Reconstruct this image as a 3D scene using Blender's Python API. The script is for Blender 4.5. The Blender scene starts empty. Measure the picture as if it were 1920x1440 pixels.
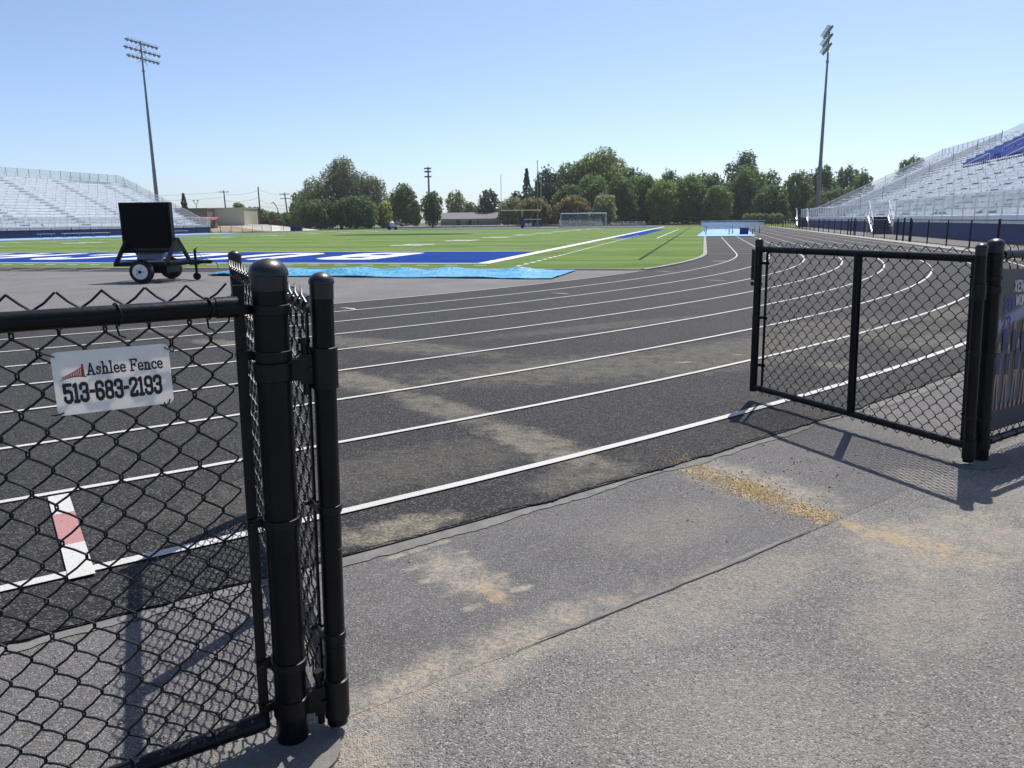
import bpy, math, random
import numpy as np
from mathutils import Vector, Matrix
rng = np.random.default_rng(7); random.seed(7)
R = math.radians
# ---------------------------------------------------------------- camera, world, sun
scene = bpy.context.scene
F_PX, CAM_H, PITCH, ROLL, YAW = 1438.6, 1.2868, 0.2095, -0.0122, 0.2432
fw = np.array([-math.sin(YAW)*math.cos(PITCH), math.cos(YAW)*math.cos(PITCH), -math.sin(PITCH)])
r0 = np.array([math.cos(YAW), math.sin(YAW), 0.0]); u0 = np.cross(r0, fw)
rr = math.cos(ROLL)*r0 + math.sin(ROLL)*u0
uu = -math.sin(ROLL)*r0 + math.cos(ROLL)*u0
cam_data = bpy.data.cameras.new('camera'); cam = bpy.data.objects.new('camera', cam_data)
scene.collection.objects.link(cam); scene.camera = cam
cam.matrix_world = Matrix(((rr[0], uu[0], -fw[0], 0), (rr[1], uu[1], -fw[1], 0), (rr[2], uu[2], -fw[2], CAM_H), (0, 0, 0, 1)))
cam_data.sensor_width = 36; cam_data.lens = F_PX/1920*36; cam_data.clip_end = 3000; cam_data.clip_start = 0.05
scene.render.resolution_x, scene.render.resolution_y = 1024, 768
scene.render.engine = 'CYCLES'
SUN_EL, SUN_DX, SUN_DY = R(59.6), 0.215, 0.977
world = bpy.data.worlds.new('World'); scene.world = world; world.use_nodes = True
wn = world.node_tree; bg = wn.nodes['Background']
sky = wn.nodes.new('ShaderNodeTexSky'); sky.sky_type = 'NISHITA'; sky.sun_disc = False
sky.sun_elevation = SUN_EL; sky.sun_rotation = math.atan2(SUN_DX, SUN_DY)
sky.air_density = 0.7; sky.dust_density = 1.2; sky.ozone_density = 3.7; sky.altitude = 200
wn.links.new(sky.outputs[0], bg.inputs[0]); bg.inputs[1].default_value = 0.138
sun_data = bpy.data.lights.new('sun', 'SUN'); sun = bpy.data.objects.new('sun', sun_data)
scene.collection.objects.link(sun)
sun_data.energy = 5.0; sun_data.angle = R(0.36); sun_data.color = (1.0, 0.955, 0.88)
sdir = Vector((SUN_DX*math.cos(SUN_EL), SUN_DY*math.cos(SUN_EL), math.sin(SUN_EL)))
sun.rotation_euler = sdir.to_track_quat('Z', 'Y').to_euler()
scene.view_settings.view_transform = 'Standard'; scene.view_settings.look = 'None'
scene.view_settings.exposure = 0.30; scene.view_settings.gamma = 1.0

COL = scene.collection
# ---------------------------------------------------------------- helpers
def hor(px): return 412-(px-885)*0.0122
fh = np.array([-math.sin(YAW), math.cos(YAW), 0.])
def ray(px, py): d = fw+(px-960)/F_PX*rr-(py-720)/F_PX*uu; return d/(d@fh)
def cam_xy(px, depth):
    """ground position `depth` metres up-range, seen on the horizon at column px of the 1920-wide photograph"""
    return (ray(px, hor(px))*depth)[:2]
def z_at(px, py, depth): return CAM_H + ray(px, py)[2]*depth

def tag(o, label=None, cat=None, group=None, kind=None):
    if label: o['label'] = label
    if cat: o['category'] = cat
    if group: o['group'] = group
    if kind: o['kind'] = kind
    return o
def empty(name, loc=(0,0,0), rz=0, label=None, cat=None, group=None):
    o = bpy.data.objects.new(name, None); COL.objects.link(o)
    o.location = loc; o.rotation_euler = (0,0,rz); o.empty_display_size = .2
    return tag(o, label, cat, group)
class MB:
    def __init__(s): s.v = []; s.f = []; s.uv = None; s.n = 0
    def add(s, vs, fs):
        n = s.n; s.v.extend([tuple(map(float, q)) for q in vs]); s.n += len(vs)
        s.f.extend([tuple(i+n for i in f) for f in fs])
    def box(s, x0, x1, y0, y1, z0, z1):
        vs = [(x0,y0,z0),(x1,y0,z0),(x1,y1,z0),(x0,y1,z0),(x0,y0,z1),(x1,y0,z1),(x1,y1,z1),(x0,y1,z1)]
        s.add(vs, [(3,2,1,0),(4,5,6,7),(0,1,5,4),(1,2,6,5),(2,3,7,6),(3,0,4,7)])
    def bar(s, a, b, w, h, up=(0,0,1)):
        a = np.array(a, float); b = np.array(b, float); d = b-a; d /= np.linalg.norm(d)
        up = np.array(up, float)
        if abs(d@up) > .98: up = np.array([1.,0,0])
        sd = np.cross(d, up); sd /= np.linalg.norm(sd); u = np.cross(sd, d)
        vs = []
        for p in (a, b):
            for i, j in ((-1,-1),(1,-1),(1,1),(-1,1)): vs.append(p+sd*i*w/2+u*j*h/2)
        s.add(vs, [(0,1,2,3),(7,6,5,4),(0,4,5,1),(1,5,6,2),(2,6,7,3),(3,7,4,0)])
    def tube(s, pts, rad, n=8, caps=True):
        pts = [np.array(p, float) for p in pts]; m = len(pts)
        rads = rad if hasattr(rad, '__len__') else [rad]*m
        t0 = pts[1]-pts[0]; t0 /= np.linalg.norm(t0)
        ref = np.array([0,0,1.]) if abs(t0[2]) < .9 else np.array([1.,0,0])
        sd = np.cross(t0, ref); sd /= np.linalg.norm(sd); vs = []
        for i, p in enumerate(pts):
            a = pts[max(i-1,0)]; b = pts[min(i+1,m-1)]; t = b-a; t /= (np.linalg.norm(t)+1e-12)
            sd = sd-t*(sd@t); sd /= (np.linalg.norm(sd)+1e-12); u = np.cross(t, sd)
            for k in range(n):
                q = 2*math.pi*k/n; vs.append(p+(sd*math.cos(q)+u*math.sin(q))*rads[i])
        fs = []
        for i in range(m-1):
            for k in range(n):
                k2 = (k+1)%n; fs.append((i*n+k, i*n+k2, (i+1)*n+k2, (i+1)*n+k))
        if caps: fs.append(tuple(range(n-1,-1,-1))); fs.append(tuple((m-1)*n+k for k in range(n)))
        s.add(vs, fs)
    def lathe(s, c, prof, n=20, axis=(0,0,1)):
        ax = np.array(axis, float); ax /= np.linalg.norm(ax)
        ref = np.array([1.,0,0]) if abs(ax[0]) < .9 else np.array([0,1.,0])
        a = np.cross(ax, ref); a /= np.linalg.norm(a); b = np.cross(ax, a); c = np.array(c, float)
        vs = []; fs = []
        for r, h in prof:
            for k in range(n):
                q = 2*math.pi*k/n; vs.append(c+ax*h+(a*math.cos(q)+b*math.sin(q))*max(r,1e-4))
        for i in range(len(prof)-1):
            for k in range(n):
                k2 = (k+1)%n; fs.append((i*n+k, i*n+k2, (i+1)*n+k2, (i+1)*n+k))
        fs.append(tuple(range(n-1,-1,-1))); fs.append(tuple((len(prof)-1)*n+k for k in range(n)))
        s.add(vs, fs)
    def poly(s, pts): s.add(pts, [tuple(range(len(pts)))])
    def build(s, name, mat, parent=None, smooth=False, uv=None):
        me = bpy.data.meshes.new(name); me.from_pydata(s.v, [], s.f); me.update()
        o = bpy.data.objects.new(name, me); COL.objects.link(o)
        me.materials.append(mat)
        if smooth:
            me.polygons.foreach_set('use_smooth', [True]*len(me.polygons))
            try: me.set_sharp_from_angle(angle=R(40))
            except Exception: pass
        if uv is not None:
            l = me.uv_layers.new(name='uv'); co = np.array(uv, float)
            idx = np.zeros(len(me.loops), int); me.loops.foreach_get('vertex_index', idx)
            l.data.foreach_set('uv', co[idx].ravel())
        if parent: o.parent = parent
        return o
def quads_mesh(name, V, mat, parent=None):
    """V: (n,4,3) array of quads."""
    n = len(V); me = bpy.data.meshes.new(name)
    me.vertices.add(4*n); me.vertices.foreach_set('co', V.reshape(-1).astype(np.float32))
    me.loops.add(4*n); me.loops.foreach_set('vertex_index', np.arange(4*n, dtype=np.int32))
    me.polygons.add(n); me.polygons.foreach_set('loop_start', np.arange(0, 4*n, 4, dtype=np.int32))
    me.update(calc_edges=True); me.materials.append(mat)
    o = bpy.data.objects.new(name, me); COL.objects.link(o)
    if parent: o.parent = parent
    return o
def copy_tree(o, parent=None):
    c = o.copy(); COL.objects.link(c)
    if parent: c.parent = parent
    for ch in [q for q in COL.objects if q.parent == o]: copy_tree(ch, c)
    return c

# ---------------------------------------------------------------- materials
def mat(name, col, rough=.6, metal=0., var=0., scale=5., bump=0., bscale=60., spec=.5, coat=0.):
    m = bpy.data.materials.new(name); m.use_nodes = True; nt = m.node_tree; b = nt.nodes['Principled BSDF']
    b.inputs['Base Color'].default_value = (*col, 1); b.inputs['Roughness'].default_value = rough
    b.inputs['Metallic'].default_value = metal; b.inputs['Specular IOR Level'].default_value = spec
    if coat: b.inputs['Coat Weight'].default_value = coat
    tc = nt.nodes.new('ShaderNodeTexCoord')
    if var:
        n = nt.nodes.new('ShaderNodeTexNoise'); n.inputs['Scale'].default_value = scale; n.inputs['Detail'].default_value = 6
        nt.links.new(tc.outputs['Object'], n.inputs['Vector'])
        mx = nt.nodes.new('ShaderNodeMix'); mx.data_type = 'RGBA'
        mx.inputs[6].default_value = (*[c*(1-var) for c in col], 1); mx.inputs[7].default_value = (*[min(c*(1+var), 1) for c in col], 1)
        mr = nt.nodes.new('ShaderNodeMapRange'); mr.inputs[1].default_value = .3; mr.inputs[2].default_value = .7
        nt.links.new(n.outputs[0], mr.inputs[0]); nt.links.new(mr.outputs[0], mx.inputs[0]); nt.links.new(mx.outputs[2], b.inputs['Base Color'])
    if bump:
        n2 = nt.nodes.new('ShaderNodeTexNoise'); n2.inputs['Scale'].default_value = bscale; n2.inputs['Detail'].default_value = 4
        nt.links.new(tc.outputs['Object'], n2.inputs['Vector'])
        bp = nt.nodes.new('ShaderNodeBump'); bp.inputs['Distance'].default_value = bump; bp.inputs['Strength'].default_value = 1
        nt.links.new(n2.outputs[0], bp.inputs['Height']); nt.links.new(bp.outputs[0], b.inputs['Normal'])
    return m
class NT:
    """tiny node-graph helper"""
    def __init__(s, m): s.nt = m.node_tree; s.L = s.nt.links; s.b = s.nt.nodes['Principled BSDF']; s.tc = s.nt.nodes.new('ShaderNodeTexCoord')
    def new(s, t): return s.nt.nodes.new(t)
    def put(s, sock, val):
        if hasattr(val, 'is_output') or isinstance(val, bpy.types.NodeSocket): s.L.new(val, sock)
        else: sock.default_value = val
    def noise(s, scale, detail=4, rough=.5, vec=None):
        n = s.new('ShaderNodeTexNoise'); n.inputs['Scale'].default_value = scale; n.inputs['Detail'].default_value = detail
        n.inputs['Roughness'].default_value = rough; s.L.new(vec or s.tc.outputs['Object'], n.inputs['Vector']); return n.outputs[0]
    def voro(s, scale, out='Distance', feature='F1', vec=None):
        n = s.new('ShaderNodeTexVoronoi'); n.inputs['Scale'].default_value = scale; n.feature = feature
        s.L.new(vec or s.tc.outputs['Object'], n.inputs['Vector']); return n.outputs[out]
    def ramp(s, val, a, b, c=0., d=1.):
        m = s.new('ShaderNodeMapRange'); m.inputs[1].default_value = a; m.inputs[2].default_value = b
        m.inputs[3].default_value = c; m.inputs[4].default_value = d; s.L.new(val, m.inputs[0]); return m.outputs[0]
    def math(s, op, a, b=0.):
        m = s.new('ShaderNodeMath'); m.operation = op; s.put(m.inputs[0], a); s.put(m.inputs[1], b); return m.outputs[0]
    def mix(s, f, a, b):
        m = s.new('ShaderNodeMix'); m.data_type = 'RGBA'
        s.put(m.inputs[0], f)
        s.put(m.inputs[6], a if not isinstance(a, tuple) else (*a[:3], 1)); s.put(m.inputs[7], b if not isinstance(b, tuple) else (*b[:3], 1))
        return m.outputs[2]
    def blob(s, x, y, rx, ry, ang):
        mp = s.new('ShaderNodeMapping'); mp.vector_type = 'TEXTURE'
        mp.inputs['Location'].default_value = (x, y, 0); mp.inputs['Rotation'].default_value = (0, 0, ang); mp.inputs['Scale'].default_value = (rx, ry, 1000)
        s.L.new(s.tc.outputs['Object'], mp.inputs['Vector'])
        g = s.new('ShaderNodeTexGradient'); g.gradient_type = 'SPHERICAL'; s.L.new(mp.outputs[0], g.inputs['Vector']); return g.outputs['Fac']
    def stains(s, lst, edge=.55, nscale=14, gw=1.2, nw=4.0, th=2.38):
        """lst of (x,y,rx,ry,ang,strength): spilled-dust mask with a torn edge"""
        tot = None; n = s.noise(nscale, 10, .72)
        for x, y, rx, ry, a, k in lst:
            g = s.blob(x, y, rx, ry, a)
            v = s.math('MULTIPLY', s.ramp(g, 0, .6), gw); v = s.math('ADD', v, s.math('MULTIPLY', n, nw)); v = s.ramp(v, th, th+edge, 0, k)
            v = s.math('MULTIPLY', v, s.ramp(g, .02, .30)); tot = v if tot is None else s.math('MAXIMUM', tot, v)
        sp = s.ramp(s.noise(nscale*9, 3, .8), .38, .62, .25, 1.)
        return s.math('MULTIPLY', tot, sp)
    def bump(s, h, dist, strength=1.):
        b = s.new('ShaderNodeBump'); b.inputs['Distance'].default_value = dist; b.inputs['Strength'].default_value = strength
        s.L.new(h, b.inputs['Height']); s.L.new(b.outputs[0], s.b.inputs['Normal'])
TDIR = math.atan2(.738, .675)      # direction of the track's outer edge at the gate
DUST = (.27, .24, .18); SAND = (.47, .35, .18)
def asphalt(name, dark, light, stone_scale, stone_amt, bumpd, dust=(), sand=(), rough=.85, dcol=None):
    m = bpy.data.materials.new(name); m.use_nodes = True; g = NT(m)
    base = g.mix(g.ramp(g.noise(.8, 6, .6), .35, .68), dark, light)
    base = g.mix(g.ramp(g.noise(7., 6, .6), .4, .7, 0, .45), base, tuple(c*.8 for c in dark))
    st = g.voro(stone_scale, 'Color'); sep = g.new('ShaderNodeSeparateColor'); g.L.new(st, sep.inputs[0])
    bright = g.ramp(sep.outputs[0], .70, 1., 0, stone_amt)
    base = g.mix(bright, base, (.46, .44, .42))
    dk = g.ramp(sep.outputs[1], .62, 1., 0, stone_amt); base = g.mix(dk, base, (.02, .02, .022))
    if dust: base = g.mix(g.stains(dust, 1.0, 7), base, dcol or DUST)
    if sand: base = g.mix(g.stains(sand, .5, 16, .9, 5.0, 2.95), base, SAND)
    g.L.new(base, g.b.inputs['Base Color']); g.b.inputs['Roughness'].default_value = rough
    g.b.inputs['Specular IOR Level'].default_value = .22
    d = g.voro(stone_scale, 'Distance'); n = g.noise(stone_scale*.35, 5, .7)
    h = g.math('ADD', g.math('MULTIPLY', d, -.7), g.math('MULTIPLY', n, 1.3)); g.bump(h, bumpd)
    return m
M = {}
apron_dust = [(-.60,2.02,.95,.20,TDIR+.08,.95), (-.90,1.50,.34,.36,TDIR+.5,.9), (.10,2.60,.9,.26,TDIR,.6), (1.0,3.25,.80,.42,TDIR,1.), (.80,2.65,.75,.35,TDIR+.2,.6),
    (1.75,3.9,.8,.6,TDIR,.5), (.30,3.80,.75,.32,-.75,.9), (1.15,4.05,.35,.22,-.5,.6), (-.1,3.2,.6,.3,TDIR,.3), (.2,1.9,.7,.4,.3,.35), (1.3,2.2,.8,.5,.8,.4)]
M['old_asphalt'] = asphalt('old_asphalt', (.165,.156,.149), (.255,.240,.227), 205, .70, .0075,
    dust=apron_dust, sand=[(.80,3.27,.34,.14,-.6,.8)], dcol=(.38,.335,.265))
tread = []
for i in range(6):
    for j in (-1, 0, 1): tread.append((-1.18+.105*i+.085*j*.75, 2.80-.080*i+.085*j*.95, .075, .030, TDIR+.12*math.sin(i*2+j), .95))
M['new_asphalt'] = asphalt('new_asphalt', (.118,.113,.112), (.172,.165,.163), 240, .50, .0055,
    dust=apron_dust+[(-.84,2.56,.34,.17,-.72,1.)]+tread,
    sand=[(-.0,3.98,.20,.11,-.9,.9), (.28,3.72,.27,.16,-1.0,1.), (.52,3.45,.20,.13,-.9,1.), (-.68,2.42,.16,.05,-.8,.6)], dcol=(.38,.335,.265))
M['track'] = asphalt('track_rubber', (.0135,.0130,.0140), (.0215,.0208,.0218), 150, .24, .005,
    dust=[(-2.72,5.75,1.0,.36,-.55,.7), (-1.75,5.0,.9,.28,-.7,.65), (-.9,4.25,1.0,.30,-.75,.8), (-1.25,2.85,.5,.18,.8,.9), (-.55,3.75,.55,.25,.9,.45),
          (-.6,6.9,3.2,.9,.55,.40), (1.0,8.6,3.5,.7,.75,.38), (-3.3,7.6,2.2,.5,-.3,.45), (-1.6,3.6,1.6,.5,TDIR,.25), (2.6,9.0,1.6,.5,.8,.45), (1.2,7.2,.35,.3,.3,.6), (-.1,6.9,.3,.2,.3,.4), (-3.9,6.8,.9,.3,-.4,.5), (-5.1,7.4,.9,.25,-.3,.6), (-6.6,8.2,.9,.22,-.3,.4), (1.5,10,1.8,.5,.8,.35), (-1.2,9.4,2.5,.35,.8,.25), (3.4,11.5,1.8,.6,.9,.35)],
    sand=[(-2.3,5.5,.10,.05,.3,.7), (-.15,7.1,.14,.05,.4,.8), (.35,7.6,.1,.04,.4,.6)], rough=.8)
M['dzone'] = asphalt('dzone_asphalt', (.125,.120,.122), (.165,.16,.162), 60, .15, .004)
def turf_mat(name, a, b):
    m = bpy.data.materials.new(name); m.use_nodes = True; g = NT(m)
    c = g.mix(g.ramp(g.noise(.35, 5, .6), .35, .65), a, b)
    c = g.mix(g.ramp(g.noise(18, 6, .7), .35, .75, 0, .6), c, tuple(x*.55 for x in a))
    # mown / brushed bands every five yards across the field
    sx = g.new('ShaderNodeSeparateXYZ'); g.L.new(g.tc.outputs['Object'], sx.inputs[0])
    w = g.math('SINE', g.math('MULTIPLY', g.math('SUBTRACT', sx.outputs[1], 32.2), math.pi/4.572)); w = g.ramp(w, -.15, .15, 0, .22)
    c = g.mix(w, c, tuple(x*1.35 for x in b))
    g.L.new(c, g.b.inputs['Base Color']); g.b.inputs['Roughness'].default_value = .95; g.b.inputs['Specular IOR Level'].default_value = .06
    g.bump(g.noise(140, 3), .012); return m
M['turf'] = turf_mat('turf', (.100,.155,.042), (.145,.215,.066))
def plain_noise(name, a, b, sc=1., fine=25, rough=.95, bump=0., spec=.08):
    m = bpy.data.materials.new(name); m.use_nodes = True; g = NT(m)
    c = g.mix(g.ramp(g.noise(sc, 6, .65), .35, .65), a, b); c = g.mix(g.ramp(g.noise(fine, 5, .7), .4, .75, 0, .5), c, tuple(x*.6 for x in a))
    g.L.new(c, g.b.inputs['Base Color']); g.b.inputs['Roughness'].default_value = rough; g.b.inputs['Specular IOR Level'].default_value = spec
    if bump: g.bump(g.noise(fine*2, 4), bump)
    return m
M['grass'] = plain_noise('grass', (.10,.14,.03), (.20,.23,.055), .08, 3)
M['new_asphalt_lip'] = plain_noise('asphalt_lip', (.15,.146,.14), (.215,.21,.20), 9., 120, bump=.003)
M['crack'] = plain_noise('crack', (.03,.03,.03), (.06,.058,.055), 8., 60)
M['concrete'] = plain_noise('concrete', (.27,.26,.24), (.38,.37,.34), 1.5, 40, bump=.002)
M['dull_concrete'] = plain_noise('dull_concrete', (.15,.146,.138), (.205,.198,.185), 3., 60, bump=.003)
M['pale_road'] = plain_noise('pale_road', (.45,.43,.38), (.55,.53,.47), .2, 4)
M['dirt'] = plain_noise('dirt', (.33,.22,.13), (.42,.30,.19), .15, 2)
M['endzone'] = plain_noise('endzone_blue', (.002,.030,.19), (.004,.044,.25), .6, 30)
M['paint'] = plain_noise('field_paint', (.55,.55,.55), (.72,.72,.72), 2., 30)
M['turf_line'] = plain_noise('turf_line_paint', (.30,.38,.20), (.45,.50,.32), 2., 30)
M['yellow_line'] = plain_noise('yellow_line_paint', (.35,.40,.10), (.45,.48,.15), 2., 30)
M['turf_black'] = plain_noise('turf_black', (.02,.035,.015), (.03,.05,.02), 2., 30)
def line_mat(name, col, wear=.4):
    m = bpy.data.materials.new(name); m.use_nodes = True; g = NT(m)
    c = g.mix(g.ramp(g.noise(60, 6, .75), .52, .72, 0, wear), col, (.06,.06,.062)); c = g.mix(g.ramp(g.noise(1.2, 5), .5, .75, 0, .35), c, (.30,.28,.24))
    g.L.new(c, g.b.inputs['Base Color']); g.b.inputs['Roughness'].default_value = .75; g.bump(g.noise(120, 4), .004); return m
M['line'] = line_mat('track_line', (.46,.45,.435)); M['red_mark'] = line_mat('red_mark', (.34,.16,.155), .6); M['cream'] = line_mat('cream_mark', (.42,.38,.30))
M['black'] = mat('black_vinyl', (.0045,.005,.0065), .34, var=.7, scale=7, bump=.0006, bscale=90, spec=.22)
M['black_cap'] = mat('black_cap', (.012,.012,.014), .38, var=.2, bump=.0003, bscale=200)
M['wire'] = mat('black_wire', (.004,.004,.005), .38, spec=.35)
M['bracket'] = mat('black_bracket', (.005,.005,.006), .45, var=.4, scale=30, spec=.3)
M['alu'] = mat('aluminium', (.75,.78,.82), .5, metal=.22, var=.10, scale=1.5)
M['alu_bright'] = mat('aluminium_bright', (.68,.69,.70), .35, metal=.4, var=.06, scale=2)
M['alu_dark'] = mat('galvanised_grey', (.20,.21,.22), .6, metal=.5, var=.15)
M['seat_leg'] = mat('seat_leg', (.36,.37,.40), .5, metal=.2)
M['step_shade'] = mat('step_shade_navy', (.05,.055,.09), .6)  # shade between the aisle steps, put into the colour
M['navy'] = mat('navy_cladding', (.010,.032,.16), .6, spec=.2, var=.15, scale=1.)
M['navy_tread'] = mat('navy_tread', (.03,.03,.10), .5, var=.15)
M['blue_seat'] = mat('blue_seat', (.015,.05,.34), .4)
M['pole_steel'] = mat('pole_steel', (.16,.17,.19), .5, metal=.4, var=.1)
M['lamp_glass'] = mat('lamp_glass', (.24,.26,.25), .25, metal=.3)
M['lamp_body'] = mat('lamp_body', (.07,.08,.08), .5)
M['white'] = mat('white_paint', (.72,.72,.71), .5, var=.08); M['white_metal'] = mat('white_metal', (.66,.68,.70), .4, metal=.1, var=.08)
M['yellow'] = mat('yellow_paint', (.62,.60,.22), .45, var=.08)
M['tyre'] = mat('tyre', (.012,.012,.013), .85, bump=.002, bscale=120)
M['trailer'] = mat('trailer_paint', (.0045,.006,.007), .5, spec=.22, var=.3, scale=6)
M['screen'] = mat('screen_face', (.0015,.0015,.0025), .7, spec=.12)
M['solar'] = mat('solar_back', (.20,.20,.22), .5, var=.3, scale=40)
M['bench'] = mat('bench_alu', (.62,.66,.70), .35, metal=.2, var=.06)
M['tarp'] = mat('cyan_tarp', (.02,.24,.42), .5, var=.22, scale=2.5, bump=.05, bscale=8)
M['mat_blue'] = mat('light_blue_mat', (.17,.35,.68), .6, var=.10, scale=1.2)
M['wood'] = mat('pole_wood', (.08,.06,.05), .85, var=.2)
M['tan_metal'] = mat('tan_metal', (.42,.39,.30), .6, var=.06); M['brown_wood'] = mat('brown_cladding', (.14,.12,.085), .8, var=.25, scale=2)
M['roof'] = mat('roof_shingle', (.10,.10,.105), .8, var=.15); M['wall_grey'] = mat('grey_siding', (.26,.26,.28), .7, var=.05)
M['silver'] = mat('car_silver', (.35,.36,.37), .3, metal=.6, coat=.6); M['glass'] = mat('dark_glass', (.02,.025,.03), .08)
M['red'] = mat('red_paint', (.30,.05,.06), .5)
def translucent(m, k, col):
    nt = m.node_tree; b = nt.nodes['Principled BSDF']; out = nt.nodes['Material Output']; t = nt.nodes.new('ShaderNodeBsdfTranslucent'); t.inputs[0].default_value = (*col, 1)
    sh = nt.nodes.new('ShaderNodeMixShader'); sh.inputs[0].default_value = k; nt.links.new(b.outputs[0], sh.inputs[1]); nt.links.new(t.outputs[0], sh.inputs[2]); nt.links.new(sh.outputs[0], out.inputs[0]); return m
M['sign'] = mat('sign_plate', (.95,.92,.86), .35, var=.05, scale=20); translucent(M['sign'], .50, (1.,.96,.90)); M['ink'] = mat('ink', (.008,.010,.016), .5)
M['logo_red'] = mat('logo_red', (.36,.03,.045), .5); M['pebble'] = mat('pebble', (.22,.20,.17), .9, var=.5, scale=60); M['crumb'] = mat('rubber_crumb', (.02,.02,.02), .8)
M['grain'] = mat('sand_grain', (.42,.31,.16), .9, var=.3, scale=80)
M['bark'] = mat('bark', (.07,.055,.045), .9, var=.3, scale=3)
def leaf_mat(name, col, trans=.48, hue=.25):
    m = bpy.data.materials.new(name); m.use_nodes = True; nt = m.node_tree; b = nt.nodes['Principled BSDF']; out = nt.nodes['Material Output']
    geo = nt.nodes.new('ShaderNodeNewGeometry'); mx = nt.nodes.new('ShaderNodeMix'); mx.data_type = 'RGBA'
    mx.inputs[6].default_value = (*[c*(1-hue*1.6) for c in col], 1); mx.inputs[7].default_value = (col[0]*(1+hue*1.4), col[1]*(1+hue*1.2), col[2]*(1+hue*.4), 1)
    nt.links.new(geo.outputs['Random Per Island'], mx.inputs[0]); nt.links.new(mx.outputs[2], b.inputs['Base Color'])
    b.inputs['Roughness'].default_value = .6; b.inputs['Specular IOR Level'].default_value = .3
    tr = nt.nodes.new('ShaderNodeBsdfTranslucent'); nt.links.new(mx.outputs[2], tr.inputs['Color'])
    sh = nt.nodes.new('ShaderNodeMixShader'); sh.inputs[0].default_value = trans
    nt.links.new(b.outputs[0], sh.inputs[1]); nt.links.new(tr.outputs[0], sh.inputs[2]); nt.links.new(sh.outputs[0], out.inputs[0]); return m
LEAF = dict(dark=leaf_mat('leaf_dark', (.100,.165,.058)), mid=leaf_mat('leaf_mid', (.150,.230,.066)), olive=leaf_mat('leaf_olive', (.215,.280,.068)),
            pale=leaf_mat('leaf_pale', (.25,.29,.14)), yellow=leaf_mat('leaf_yellow', (.30,.33,.07)), willow=leaf_mat('leaf_willow', (.17,.20,.12)),
            rust=leaf_mat('leaf_rust', (.22,.20,.09)), conifer=leaf_mat('leaf_conifer', (.06,.095,.06), .15))
def mesh_sheet_mat(name, col, cell, cover, metal=0.):
    """wire fabric on a far fence: real diamond pattern cut by transparency, UV in metres"""
    m = bpy.data.materials.new(name); m.use_nodes = True; nt = m.node_tree; b = nt.nodes['Principled BSDF']; out = nt.nodes['Material Output']
    b.inputs['Base Color'].default_value = (*col, 1); b.inputs['Roughness'].default_value = .5; b.inputs['Metallic'].default_value = metal
    uv = nt.nodes.new('ShaderNodeUVMap'); sep = nt.nodes.new('ShaderNodeSeparateXYZ'); nt.links.new(uv.outputs[0], sep.inputs[0])
    def mth(op, a, c):
        q = nt.nodes.new('ShaderNodeMath'); q.operation = op
        for i, v in enumerate((a, c)):
            if isinstance(v, (int, float)): q.inputs[i].default_value = v
            else: nt.links.new(v, q.inputs[i])
        return q.outputs[0]
    ps = []
    for op in ('ADD', 'SUBTRACT'):
        s_ = mth(op, sep.outputs[0], sep.outputs[1]); s_ = mth('PINGPONG', s_, cell/2); ps.append(mth('LESS_THAN', s_, cell*cover/2))
    k = mth('MAXIMUM', ps[0], ps[1])
    tr = nt.nodes.new('ShaderNodeBsdfTransparent'); sh = nt.nodes.new('ShaderNodeMixShader')
    nt.links.new(k, sh.inputs[0]); nt.links.new(tr.outputs[0], sh.inputs[1]); nt.links.new(b.outputs[0], sh.inputs[2]); nt.links.new(sh.outputs[0], out.inputs[0]); return m
M['far_mesh'] = mesh_sheet_mat('far_black_mesh', (.01,.01,.012), .075, .15)
M['alu_mesh'] = mesh_sheet_mat('far_silver_mesh', (.55,.56,.58), .075, .24, .4)
M['net'] = mesh_sheet_mat('goal_net', (.55,.55,.55), .14, .08)

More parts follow.
